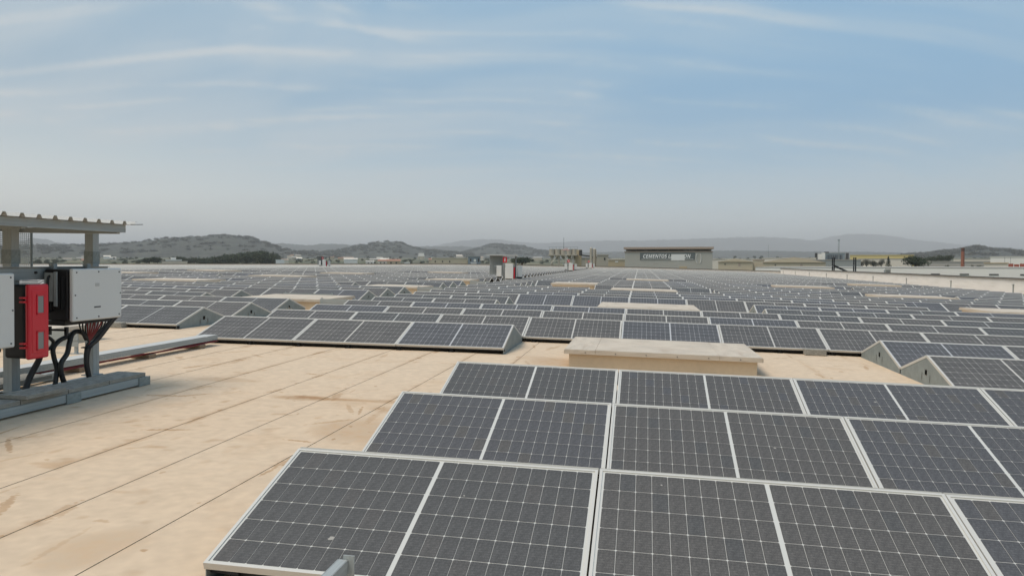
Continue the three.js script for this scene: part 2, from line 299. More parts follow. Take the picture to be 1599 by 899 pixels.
// skylights and where they interrupt the rows
const hatches = [
  { x0: -1.08, x1: 1.70, Z: 11.1, d: 1.9, near: true, cut: [-1.9, 3.8], ks: [] },
  { x0: -1.15, x1: 1.6, Z: 21.0, d: 2.6, hs: 1.2, cut: [-3.9, 3.3], ks: [5, 6] },
  { x0: -12.0, x1: -9.4, Z: 10.3, d: 1.9, hs: 1.1, cut: [-13.0, -9.2], ks: [0, 1] },
  { x0: -11.7, x1: -9.0, Z: 20.7, d: 2.6, hs: 1.15, cut: [-13.0, -9.2], ks: [5, 6] },
  { x0: -11.9, x1: -9.3, Z: 31.4, d: 2.4, hs: 1.2, cut: [-13.0, -9.2], ks: [10, 11] },
  { x0: -22.6, x1: -19.4, Z: 31.2, d: 2.4, hs: 1.5, cut: [-24.5, -18.6], ks: [10, 11] },
  { x0: -1.25, x1: 1.6, Z: 33.4, d: 2.2, hs: 1.4, cut: [-2.1, 3.3], ks: [11, 12] },
  { x0: -4.4, x1: -2.1, Z: 38.2, d: 2.6, hs: 1.6, cut: [-5.8, -2.2], ks: [12, 13, 14, 15] },
  { x0: 10.6, x1: 13.4, Z: 25.4, d: 2.4, hs: 1.3, cut: [9.0, 14.3], ks: [7, 8] },
  { x0: 10.3, x1: 13.4, Z: 35.2, d: 2.4, hs: 1.5, cut: [9.0, 14.3], ks: [12, 13] },
  { x0: -11.9, x1: -9.3, Z: 41.6, d: 2.4, hs: 1.5, cut: [-13.0, -9.2], ks: [15, 16] },
  { x0: -22.6, x1: -19.4, Z: 41.6, d: 2.4, hs: 1.5, cut: [-24.5, -18.6], ks: [15, 16] },
  { x0: -33, x1: -30, Z: 41.6, d: 2.4, hs: 1.5, cut: [-35, -28], ks: [15, 16] },
  { x0: 7.9, x1: 11, Z: 46.2, d: 2.4, hs: 1.6, cut: [7, 12], ks: [17, 18] },
  { x0: -22.6, x1: -19.4, Z: 51.8, d: 2.4, hs: 1.6, cut: [-24.5, -18.6], ks: [20, 21] },
  { x0: -33, x1: -30, Z: 51.8, d: 2.4, hs: 1.6, cut: [-35, -28], ks: [20, 21] },
  { x0: -0.9, x1: 1.9, Z: 51.8, d: 2.4, hs: 1.6, cut: [-2, 3.3], ks: [20, 21] },
  { x0: -17.5, x1: -14.6, Z: 62, d: 2.4, hs: 1.7, cut: [-19, -13], ks: [25, 26] },
  { x0: 15, x1: 18, Z: 57, d: 2.4, hs: 1.7, cut: [14, 19], ks: [22, 23] },
];
const isCut = (k, a, b) => hatches.some(h => h.ks.includes(k) && b > h.cut[0] + 0.15 && a < h.cut[1] - 0.15);
const rowEnds = [];
for (let k = 0; k <= KMAX; k++) {
  const Z = RZ(k), segs = [];
  if (k < 2) { if (k === 1) for (let i = 0; i < 3; i++) segs.push([-7.62 + i * PB, 'walk', i]); for (let i = 0; i < 10; i++) segs.push([3.82 + i * PB, 'sky', i]); }
  else for (let i = 0; i < 16; i++) segs.push([-7.62 + i * PB, 'main', i]);
  const minX = -0.98 * Z - 7; for (let i = 1; -9.28 - i * PB > minX; i++) segs.push([-9.28 - i * PB, 'left', i - 1]);
  const keep = segs.filter(([x]) => !isCut(k, x, x + PB)).sort((a, b) => a[0] - b[0]);
  keep.forEach(([x, b, n]) => addSlot(x + PB / 2, Z, k, b, n));
  if (k < 18) keep.forEach(([x], i) => { if (i && x - keep[i - 1][0] > PB + 0.3) { if (k !== 1 || keep[i - 1][0] < -9) rowEnds.push([keep[i - 1][0] + PB, Z, 1, k]); if (!(k < 2 && x > 3)) rowEnds.push([x, Z, -1, k]); } });
  if (k < 2) rowEnds.push([3.82, Z, -1, k]);
}
const ordinal = ['first', 'second', 'third', 'fourth', 'fifth', 'sixth', 'seventh', 'eighth', 'ninth', 'tenth', 'eleventh', 'twelfth', 'thirteenth', 'fourteenth', 'fifteenth', 'sixteenth', 'seventeenth', 'eighteenth', 'nineteenth', 'twentieth'];
const nth = i => ordinal[i] || (i + 1) + 'th';
{
  const V = new THREE.Vector3();
  for (const s of facing) { V.set(s.xc, roofY(s.xc) + 0.25, -(s.Zr - 0.5)); const q = toPx(V); s.d = q[2]; s.vis = q[2] > 0.5 && q[0] > -40 - 500 / q[2] && q[0] < 1640 + 1200 / q[2] && !(s.block === 'left' && q[0] < 150); }
  const order = facing.filter(s => s.vis).sort((a, b) => a.d - b.d);
  const picked = new Set(order.slice(0, 300));
  const rest = facing.filter(s => !picked.has(s));
  const texts = {
    front: (r, n) => [`dusty grey solar panel, ${nth(n)} from the bare-roof end of the ${nth(r)} foreground row`, `foreground block, ${nth(r)} row panels`],
    walk: (r, n) => [`dusty solar panel, ${nth(n)} from the cable tray in the short three-panel tent row`, 'short row beside the cable tray'],
    sky: (r, n) => [`solar panel, ${nth(n)} from the end plate, ${r ? 'upper' : 'lower'} row right of the big skylight`, `two rows right of the skylight, ${r ? 'upper' : 'lower'}`],
    main: (r, n) => [`solar panel, ${nth(n)} from the walkway in the ${nth(r - 2)} long row behind the big skylight`, `main block, ${nth(r - 2)} long row`],
    left: (r, n) => [`solar panel, ${nth(n)} from the walkway in the ${r < 2 ? 'skylight-side' : nth(r - 2)} tent row across it`, `block across the walkway, row ${nth(Math.max(0, r - 2))}`],
  };
  for (const s of order) if (picked.has(s)) { const [l, g] = texts[s.block](s.row, s.n); makePanel(s.xc, s.Zr, l, g, s.block === 'front' && s.d < 10.5, (s.xc > 2 && s.block === 'front' ? 2 : Math.floor(rnd() * 4))); }
  // all further panels and the rear slopes of every tent: one mass of look-alikes
  const fld = group('solar_panel_field'); tag(fld, 'dense field of further dusty solar panel tents filling the roof', 'solar panels', undefined, 'stuff');
  const mats = []; const q = new THREE.Quaternion(), m = new THREE.Matrix4(), one = new THREE.Vector3(1, 1, 1), wide = new THREE.Vector3(PB / PITCHX, 1, 1), wideM = new THREE.Matrix4().makeScale(PB / PITCHX, 1, 1);
  for (const s of rest) { E1.set(TILT + rr(-0.006, 0.006), rr(-0.002, 0.002), -Math.atan(roofS(s.xc)) + rr(-0.002, 0.002), 'ZXY'); q.setFromEuler(E1); mats.push(new THREE.Matrix4().compose(new THREE.Vector3(s.xc, roofY(s.xc) + LOWH - 0.02, -(s.Zr - DZ - 0.004)), q.clone(), s.block === 'front' ? one : wide)); }
  const turn = new THREE.Matrix4().makeRotationY(Math.PI);
  for (const s of backs) {
    const rs = new THREE.Matrix4().makeRotationZ(-Math.atan(roofS(s.xc))), rx = new THREE.Matrix4().makeRotationX(TILT);
    m.makeTranslation(s.xc, roofY(s.xc) + LOWH - 0.02, -(s.Zr + DZ + 0.004)); const bm = m.clone().multiply(rs).multiply(turn).multiply(rx); mats.push(s.block === 'front' ? bm : bm.multiply(wideM));
  }
  const a = shade(new THREE.InstancedMesh(frameGeo, M.alu, mats.length)), b = shade(new THREE.InstancedMesh(faceGeo, M.faces[1], mats.length));
  a.name = 'frames'; b.name = 'cell_faces'; mats.forEach((mm, i) => { a.setMatrixAt(i, mm); b.setMatrixAt(i, mm); }); fld.add(a); fld.add(b);
  console.log('panels', order.length, 'stuff', mats.length);
}
// sheet-metal end plates that close the tents
const plateGeo = (holes) => {
  const b = -0.012, sh = new THREE.Shape([[-DZ, 0.004], [DZ, 0.004], [DZ, LOWH + b], [0.012, RIDGEH + b - 0.004], [-0.012, RIDGEH + b - 0.004], [-DZ, LOWH + b]].map(p => new THREE.Vector2(...p)));
  if (holes) for (const [x0, y0, w, h] of [[-0.04, 0.13, 0.085, 0.075], [-0.16, 0.05, 0.022, 0.10], [0.13, 0.05, 0.022, 0.10]]) sh.holes.push(new THREE.Path([[x0, y0], [x0, y0 + h], [x0 + w, y0 + h], [x0 + w, y0]].map(p => new THREE.Vector2(...p))));
  const g = new THREE.ExtrudeGeometry(sh, { depth: 0.004, bevelEnabled: false }); g.rotateY(Math.PI / 2); return g;
};
const pgH = plateGeo(true), pgS = plateGeo(false);
const flangeGeo = (() => { const gs = []; for (const s of [-1, 1]) { const g = new THREE.BoxGeometry(0.028, 0.003, MW - 0.02); g.rotateX(-s * TILT); g.translate(0, (LOWH + RIDGEH) / 2 - 0.016, -s * DZ / 2); gs.push(g.toNonIndexed()); } gs.push(box(0.05, 0.003, 2 * DZ, 0, 0.004, 0)); return mergeGeometries(gs); })();
{
  let n = 0;
  const all = rowEnds.concat([[-2.0, 4.235, -1, -3], [-2.0, 6.235, -1, -2], [-2.0, 8.235, -1, -1], [-7.62 + 3 * PB - 0.001, RZ(1), 1, 1.5]]);
  for (const [x, Z, s, k] of all) {
    const g = group('end_plate'); onRoof(g, x + (s > 0 ? -0.012 : 0.008), Z);
    const where = k < 0 ? `at the bare-roof end of the ${ordinal[k + 3]} foreground tent row` : k === 1.5 ? 'closing the short tent row next to the big skylight' : s < 0 && k < 2 ? `closing the ${k ? 'upper' : 'lower'} tent row right of the big skylight` : x < -8 ? `closing the ${ordinal[Math.max(0, k - 2)]} tent row across the walkway` : `closing a tent row at a gap in the ${ordinal[Math.max(0, k - 2)]} long row`;
    tag(g, `grey sheet-metal end plate ${where}`, 'end plate', 'tent end plates');
    mesh('plate', Z < 30 && k !== 1.5 ? pgH : pgS, M.plate, g);
    const f = mesh('flange', flangeGeo, M.plate, g); f.position.x = s > 0 ? -0.012 : 0.016;
    n++;
  }
  console.log('end plates', n);
}
// base rails with black feet where the lower panel edges stand free
function railRow(x0, x1, Zr, label) {
  const g = group('base_rail'); const xc = (x0 + x1) / 2; onRoof(g, xc, Zr - DZ); tag(g, label, 'rail', 'panel base rails');
  mesh('rail', [box(x1 - x0, 0.025, 0.05, 0, 0.052, -0.06), box(x1 - x0, 0.003, 0.08, 0, 0.066, -0.06)], M.black, g);
  for (let x = x0 + 0.14; x < x1; x += PITCHX / 2) mesh('foot', [box(0.09, 0.008, 0.12, x - xc, 0.006, -0.05), box(0.045, 0.06, 0.05, x - xc, 0.039, -0.045), box(0.06, 0.012, 0.03, x - xc, 0.062, -0.012)], M.rubber, g);
}
railRow(-2.0, 8.6, 4.235, 'black base rail with rubber feet under the first foreground tent row');
railRow(-7.62, -2.16, RZ(1), 'black base rail with rubber feet under the short three-panel row');
railRow(-2.1, 8.6, RZ(2), 'black base rail with rubber feet behind the big skylight');
railRow(-18.3, -9.28, RZ(2), 'black base rail with rubber feet under the row across the walkway');
railRow(-3.9, 5, RZ(7), 'black base rail with rubber feet behind the second skylight');
railRow(-12.9, -9.28, RZ(7), 'black base rail with rubber feet behind the railed skylight across the walkway');
railRow(-5.8, -2.2, RZ(16), 'black base rail with rubber feet behind the far raised skylight');
for (const [x, Z, l] of [[3.05, RZ(2) - DZ - 0.05, 'behind the big skylight'], [-10.6, RZ(2) - DZ - 0.05, 'under the row across the walkway']]) {
  const b = group('paver_block'); onRoof(b, x, Z); tag(b, `beige concrete ballast block at the panel edge ${l}`, 'block', 'ballast blocks');
  mesh('block', [rbox(0.36, 0.11, 0.2, 0.012, 0, 0.06, 0)], M.conc, b);
}

// ------------------------------------------------------------------ skylights
const railPanel = (len) => [box(len, 0.09, 0.012, 0, 0.16, 0), box(len, 0.09, 0.012, 0, 0.29, 0.004), box(len, 0.03, 0.03, 0, 0.225, 0.0)];
hatches.forEach((h, i) => {
  const w = h.x1 - h.x0, xc = (h.x0 + h.x1) / 2, g = group('skylight_box'); onRoof(g, xc, h.Z); g.scale.y = h.hs || 1;
  const desc = ['large beige skylight box with grey sheet lid behind the foreground panels', 'beige skylight box set in the gap behind three long panel rows', 'beige skylight box partly behind the inverter shelter', 'beige skylight box with metal guard rails across the walkway', 'long beige skylight box behind the three peaked tent ends'][i] || (h.x0 > 3 ? 'small distant beige skylight box on the parapet side of the panel rows' : h.x0 < -8 ? 'small distant beige skylight box across the walkway among the panel rows' : ['long thin lid of a skylight box far behind the big skylight', 'raised beige skylight box with bare roof before it near the walkway'][i - 6] || 'tiny far beige skylight box in line with the big skylight');
  tag(g, desc, 'skylight', i > 4 ? 'distant skylight boxes' : undefined);
  const b = mesh('upstand', box(w - 0.12, 0.21, h.d - 0.12, 0, 0.105, -h.d / 2), M.upstand, g);
  const uv = b.geometry.attributes.uv, ps = b.geometry.attributes.position; for (let k = 0; k < uv.count; k++) uv.setXY(k, (ps.getX(k) + 1.6) / 3.3, (1.2 - ps.getZ(k) + ps.getY(k)) / 3.3);
  const cuts = [0, 0.16, 0.79, 1];
  for (let k = 0; k < 3; k++) {
    const a = -w / 2 + w * cuts[k] + 0.002, c = -w / 2 + w * cuts[k + 1] - 0.002;
    const lp = mesh('lid_panel', [box(c - a, 0.03, h.d, (a + c) / 2, 0.245 + k % 2 * 0.002, -h.d / 2)], M.lid, g);
    for (const zz of [0.006, -h.d - 0.006]) mesh('edge_trim', box(c - a, 0.055, 0.012, (a + c) / 2, 0.223, zz), M.lid, g);
  }
  for (const sx of [-1, 1]) mesh('side_trim', box(0.012, 0.055, h.d, sx * (w / 2 + 0.006), 0.223, -h.d / 2), M.lid, g);
  if (h.near) for (let k = 0; k < 6; k++) mesh('bolt', cyl(0.008, 0.008, 0.008, -w / 2 + 0.3 + k * (w - 0.6) / 5, 0.225, 0.014, 8), M.screw, g);
  if (i > 1) {
    for (const sd of [0, 1]) {
      const r = group('guard_rail'); onRoof(r, sd ? h.x1 + 0.55 : xc - 0.3, sd ? h.Z - 0.1 : h.Z + h.d + 0.15);
      const wh = ['', '', 'partly hidden by the inverter shelter', 'across the walkway with two rails', 'behind the three peaked tent ends'][i] || 'far off among the panel rows';
      tag(r, `galvanised guard ${sd ? 'panel at the end' : 'rail along the back'} of the skylight ${wh}`, 'guard rail', 'skylight guard rails');
      mesh('rail_panel', railPanel(sd ? 1.1 : 1.7), M.galv, r);
      for (const e of [-1, 1]) mesh('post', [box(0.04, 0.36, 0.04, e * (sd ? 0.5 : 0.8), 0.18, -0.026), box(0.12, 0.01, 0.12, e * (sd ? 0.5 : 0.8), 0.008, -0.026)], M.galv, r);
    }
  }
});

// ------------------------------------------------------------------ inverter shelter in the left foreground
const rs0 = -Math.atan(S1);
function shelter(x, Z, label, far) {
  const g = group('inverter_shelter'); onRoof(g, x, Z); tag(g, label, 'shelter');
  return g;
}
{
  const X0 = -6.3, Zc = 6.6, sh = shelter(X0, Zc, 'galvanised inverter shelter with ribbed sheet roof on a low platform');
  const lz = Z => -(Z - Zc);
  const cpost = (z, h) => [box(0.10, h, 0.004, 0, h / 2 + 0.10, z + 0.05), box(0.004, h, 0.10, 0.05, h / 2 + 0.10, z), box(0.004, h, 0.10, -0.05, h / 2 + 0.10, z), box(0.012, h, 0.004, 0.04, h / 2 + 0.10, z - 0.05), box(0.012, h, 0.004, -0.04, h / 2 + 0.10, z - 0.05), box(0.16, 0.012, 0.16, 0, 0.106, z)];
  for (const Z of [4.9, 6.80, 7.96]) mesh('post', cpost(lz(Z), 1.70), M.galv, sh);
  for (const Z of [6.80, 7.96]) mesh('post_sleeve', box(0.115, 0.14, 0.115, 0, 1.47, lz(Z)), M.plate, sh);
  for (const Z of [4.9, 6.4, 7.74]) mesh('rafter', box(1.25, 0.06, 0.05, -0.12, 1.77, lz(Z)), M.galv, sh);
  mesh('eave_beam', [box(0.05, 0.085, 4.0, 0.52, 1.80, lz(5.81))], M.galv, sh);
  mesh('rear_beam', [box(0.05, 0.06, 4.0, -0.74, 1.79, lz(5.81))], M.galv, sh);
  // ribbed roof sheet: trapezoid ribs across the depth of the roof
  const pr = [], prb = []; const p = 0.205;
  for (let i = 0; i < 20; i++) { const z = -i * p; for (const [a, b] of [[0, 0], [0.13, 0], [0.15, 0.036], [0.185, 0.036]]) pr.push([z - a, b]); }
  const outl = pr.map(q => new THREE.Vector2(q[0], q[1] + 0.002)).concat(pr.slice().reverse().map(q => new THREE.Vector2(q[0], q[1])));
  const sg = new THREE.ExtrudeGeometry(new THREE.Shape(outl), { depth: 1.36, bevelEnabled: false }); sg.rotateY(-Math.PI / 2); // shape x -> z
  const bb = new THREE.Box3().setFromBufferAttribute(sg.attributes.position); sg.translate(0.60 - bb.max.x, 1.846, lz(3.86) - bb.max.z);
  mesh('roof_sheet', sg, M.offwhite, sh);
  mesh('sheet_end_wire', tube([[0.60, 1.85, lz(7.82)], [0.64, 1.853, lz(7.9)], [0.66, 1.857, lz(7.95)]], 0.004, 8, 5), M.cable, sh);
  mesh('cross_beam', [box(0.05, 0.13, 3.5, 0.075, 1.30, lz(6.35)), box(0.08, 0.006, 3.5, 0.09, 1.367, lz(6.35))], M.galv, sh);
  for (const Z of [6.4, 7.0, 7.2]) mesh('bolt', cyl(0.014, 0.014, 0.02, 0, 0, 0, 8).rotateZ(Math.PI / 2).translate(0.108, 1.31, lz(Z)), M.screw, sh);
  // perforated wind screen at the back, only its upper strip stands free
  const wires = [];
  for (let z = 4.2; z <= 7.90; z += 0.028) wires.push(box(0.003, 0.40, 0.006, -0.75, 1.54, lz(z)));
  for (let y = 1.34; y <= 1.75; y += 0.024) wires.push(box(0.004, 0.006, 3.7, -0.75, y, lz(6.05)));
  mesh('mesh_screen', wires, M.galv, sh);
  mesh('screen_frame', [box(0.02, 0.42, 0.02, -0.75, 1.55, lz(7.91)), box(0.02, 0.02, 3.72, -0.75, 1.755, lz(6.05)), box(0.02, 0.02, 3.72, -0.75, 1.335, lz(6.05))], M.plate, sh);
  // platform of galvanised beams with concrete slabs
  for (const x of [0.62, 0.05, -0.55]) mesh('platform_beam', [box(0.006, 0.075, 4.3, x + 0.03, 0.062, lz(5.9)), box(0.06, 0.006, 4.3, x, 0.1, lz(5.9)), box(0.06, 0.006, 4.3, x, 0.025, lz(5.9))], M.galv, sh);
  for (const Z of [7.98, 6.86, 5.7, 4.6]) for (const x of [0.66, -0.6]) mesh('foot_plate', [rbox(0.010, 0.10, 0.2, 0.004, x, 0.054, lz(Z)), box(0.10, 0.008, 0.2, x - 0.05, 0.008, lz(Z))], M.plate, sh);
  let z = 8.02; for (const l of [0.62, 0.6, 0.6, 0.6, 0.6]) { mesh('concrete_slab', rbox(0.36, 0.045, l - 0.012, 0.006, 0.47, 0.127, lz(z - l / 2)), M.conc, sh); z -= l; }
  z = 7.6; for (const l of [0.8, 0.8, 0.8, 0.8]) { mesh('concrete_slab', rbox(0.34, 0.045, l - 0.012, 0.006, -0.38, 0.127, lz(z - l / 2)), M.conc, sh); z -= l; }
  mesh('concrete_slab', rbox(0.3, 0.04, 0.5, 0.006, 0.56, 0.172, lz(6.45)), M.conc, sh);
  // inverters: white front cover, black finned body
  function inverter(Zm, label, H, y0, name = 'solar_inverter') {
    const g = group(name); onRoof(g, X0 + 0.11, Zm); tag(g, label, 'inverter', 'inverters on the near shelter');
    const W = 0.76, D = 0.34, q = W / 0.98;
    mesh('body', rbox(D - 0.06, H - 0.02, W - 0.03, 0.02, D / 2 - 0.02, y0 + H / 2, 0), M.black, g);
    mesh('front_cover', rbox(0.05, H, W, 0.018, D, y0 + H / 2, 0), M.white, g);
    for (let k = 0; k < 7; k++) mesh('cooling_fin', box(0.012, H * 0.62, 0.03, 0.05 + k * 0.032, y0 + H * 0.55, W / 2 + 0.0), M.rubber, g);
    for (const s of [-1, 1]) mesh('side_handle', [tube([[0.10, y0 + 0.46, s * (W / 2 - 0.01)], [0.12, y0 + 0.47, s * (W / 2 + 0.05)], [0.12, y0 + 0.12, s * (W / 2 + 0.05)], [0.10, y0 + 0.11, s * (W / 2 - 0.01)]], 0.013, 20, 7)], M.black, g);
    mesh('side_bracket', [box(0.10, 0.30, 0.012, 0.10, y0 + 0.36, W / 2 + 0.02), box(0.03, 0.36, 0.02, 0.18, y0 + 0.34, W / 2 + 0.024)], M.galv, g);
    for (const [a, b] of [[-0.33, H - 0.04], [0, H - 0.035], [0.33, H - 0.04], [-0.35, H / 2], [0.35, H / 2], [-0.33, 0.04], [0, 0.035], [0.33, 0.04]]) mesh('cover_screw', cyl(0.008, 0.008, 0.006, 0, 0, 0, 8).rotateZ(Math.PI / 2).translate(D + 0.027, y0 + b, a), M.screw, g);
    mesh('badge', box(0.003, 0.014, 0.10, D + 0.0262, y0 + 0.14, 0.02), M.screw, g);
    mesh('indicator_window', box(0.003, 0.035, 0.06, D + 0.0262, y0 + 0.38, 0.02), M.offwhite, g);
    mesh('terminal_box', [box(0.20, 0.05, 0.70, 0.14, y0 - 0.02, 0)], M.black, g);
    mesh('lower_bracket', [box(0.03, 0.09, 0.03, 0.06, y0 - 0.1, W / 2 - 0.03), box(0.03, 0.09, 0.03, 0.26, y0 - 0.1, W / 2 - 0.03), box(0.22, 0.02, 0.03, 0.16, y0 - 0.09, W / 2 - 0.03)], M.black, g);
    mesh('wall_mount', [box(0.06, 0.5, 0.05, 0.02, y0 + 0.35, -0.25), box(0.06, 0.5, 0.05, 0.02, y0 + 0.35, 0.25)], M.galv, g);
    return g;
  }
  {
    inverter(7.46, 'white string inverter with black cables hanging below beside the red cabinet', 0.555, 0.80);
    inverter(5.95, 'taller white string inverter on the other side of the red cabinet', 0.70, 0.62);
  }
  // cables from the near inverter
  const cbl = group('cable_bundle'); onRoof(cbl, -6.1, 7.62); tag(cbl, 'black and red cables bunched below the white inverter', 'cables');
  for (let k = 0; k < 13; k++) {
    const z = 0.20 - k * 0.043, e = (k - 6) * 0.005;
    const pts = [[0.06 + (k % 3) * 0.02, 0.80, z], [0.06, 0.69, z * 0.85], [0.03, 0.57, z * 0.35 + e], [0.02, 0.50, e], [0.0, 0.40, 0.01 + e * 0.7], [0.0, 0.27, 0.005 + e * 0.6], [0.0, 0.10, -0.03 + e * 0.6]];
    const red = k > 2 && k < 9; mesh(red ? 'red_cable' : 'black_cable', tube(pts, 0.0085, 26, 6), red ? M.redCable : M.cable, cbl);
  }
  for (const d of [0, 0.04]) mesh('black_cable', tube([[0.08, 0.80, -0.40 + d * 1.5], [0.06, 0.71, -0.31 + d], [0.03, 0.54, -0.14 + d], [0.02, 0.46, -0.02 + d], [0.02, 0.3, 0.015 + d * 0.6], [0.02, 0.10, -0.03 + d * 0.5]], 0.021, 30, 8), M.cable, cbl);
  mesh('cable_tie', tube([[-0.03, 0.47, -0.03], [0.05, 0.47, -0.03], [0.05, 0.47, 0.05], [-0.03, 0.47, 0.05], [-0.03, 0.47, -0.03]], 0.006, 16, 5), M.black, cbl);
  const lp = group('cable_loop'); onRoof(lp, -6.1, 7.2); tag(lp, 'thick black cables looping down to the platform between red cabinet and post', 'cables');
  const cz = a => a.map(([Z, y, dx = 0]) => [dx, y, -(Z - 7.2)]);
  mesh('cable', tube(cz([[7.62, 0.56], [7.57, 0.63], [7.465, 0.66], [7.374, 0.637, 0.02], [7.319, 0.543, 0.03], [7.288, 0.442, 0.03], [7.215, 0.347, 0.02], [7.21, 0.25, 0.02], [7.267, 0.10, 0.02]]), 0.027, 44, 9), M.cable, lp);
  mesh('cable', tube(cz([[7.40, 0.645], [7.356, 0.623], [7.25, 0.581, -0.03], [7.172, 0.506, -0.04], [7.183, 0.402, -0.04], [7.208, 0.296, -0.03], [7.17, 0.10, -0.02]]), 0.025, 40, 9), M.cable, lp);
  mesh('cable', tube(cz([[6.96, 0.60, -0.06], [7.032, 0.622, -0.06], [7.098, 0.634, -0.05], [7.174, 0.57, -0.04], [7.152, 0.508, -0.06], [7.078, 0.50, -0.08], [7.013, 0.53, -0.09], [6.95, 0.56, -0.1]]), 0.018, 40, 8), M.cable, lp);
  mesh('cable', tube(cz([[6.86, 0.50, 0.08], [6.862, 0.428, 0.06], [6.841, 0.332, 0.02], [6.79, 0.22], [6.74, 0.10]]), 0.030, 26, 9), M.cable, lp);
  // red extinguisher cabinet
  const ex = group('extinguisher_cabinet'); onRoof(ex, X0 + 0.02, 6.745); tag(ex, 'black extinguisher cabinet with red windowed door on the shelter post', 'cabinet');
  mesh('case', rbox(0.24, 0.73, 0.255, 0.03, 0.18, 0.83, 0), M.black, ex);
  mesh('door', rbox(0.05, 0.745, 0.265, 0.022, 0.325, 0.83, 0), M.red, ex);
  mesh('door_panel', rbox(0.012, 0.63, 0.19, 0.004, 0.348, 0.83, 0), M.red, ex);
  for (const y of [1.0, 0.64]) { mesh('door_window', box(0.004, 0.17, 0.075, 0.3555, y, -0.01), M.clearwin, ex); mesh('window_frame', [box(0.008, 0.195, 0.012, 0.357, y, 0.034), box(0.008, 0.195, 0.012, 0.357, y, -0.054), box(0.008, 0.012, 0.1, 0.357, y + 0.09, -0.01), box(0.008, 0.012, 0.1, 0.357, y - 0.09, -0.01)], M.red, ex); }
  for (const y of [1.07, 1.03, 0.62, 0.58]) mesh('hinge_tab', box(0.05, 0.018, 0.05, 0.30, y, 0.145), M.red, ex);
  mesh('mount', [box(0.06, 0.5, 0.08, 0.03, 0.83, 0)], M.galv, ex);
}
// cable tray on blocks with red cables under it
{
  const t = group('cable_tray'); onRoof(t, -7.15, 9.2); tag(t, 'galvanised lidded cable tray with red cables beneath, standing on wooden blocks', 'cable tray');
  const L = 5.4;
  mesh('tray', [box(0.004, 0.07, L, 0.11, 0.135, 0), box(0.004, 0.07, L, -0.11, 0.135, 0), box(0.22, 0.004, L, 0, 0.10, 0)], M.galv, t);
  for (let k = 0; k < 3; k++) mesh('tray_lid', box(0.235, 0.006, L / 3 - 0.01, -0.01, 0.176, -L / 2 + (k + 0.5) * L / 3), M.offwhite, t);
  for (let k = 0; k < 4; k++) mesh('red_cable', tube(Array.from({ length: 8 }, (_, i) => [0.07 + k * 0.014, 0.075 + 0.012 * Math.sin(i * 1.7 + k), -L / 2 + i * L / 7]), 0.008, 40, 5), M.redCable, t);
  for (const z of [-2.2, -0.9, 0.5, 1.9]) mesh('support_block', rbox(0.30, 0.058, 0.16, 0.006, 0, 0.034, z), M.wood, t);
  mesh('mesh_tray_side', Array.from({ length: 60 }, (_, i) => box(0.003, 0.05, 0.003, 0.18, 0.15, -0.2 + i * 0.045)).concat([box(0.003, 0.003, 2.7, 0.18, 0.175, 1.13), box(0.003, 0.003, 2.7, 0.18, 0.125, 1.13)]), M.galv, t);
}
// galvanised rail end poking up in front of the first row
{
  const r = group('galvanised_rail'); onRoof(r, -1.21, 2.26); tag(r, 'galvanised channel rail ending in an upright tab before the first panel row', 'rail');
  mesh('channel', [box(0.04, 0.004, 1.4, 0, 0.292, 0), box(0.004, 0.06, 1.4, 0.02, 0.264, 0), box(0.004, 0.06, 1.4, -0.02, 0.264, 0)], M.galv, r);
  mesh('end_tab', box(0.048, 0.11, 0.006, 0.024, 0.256, -0.705), M.galv, r);
  for (const z of [0.55, -0.4]) mesh('leg', [box(0.036, 0.285, 0.036, 0, 0.1455, z), box(0.12, 0.008, 0.12, 0, 0.005, z)], M.galv, r);
}
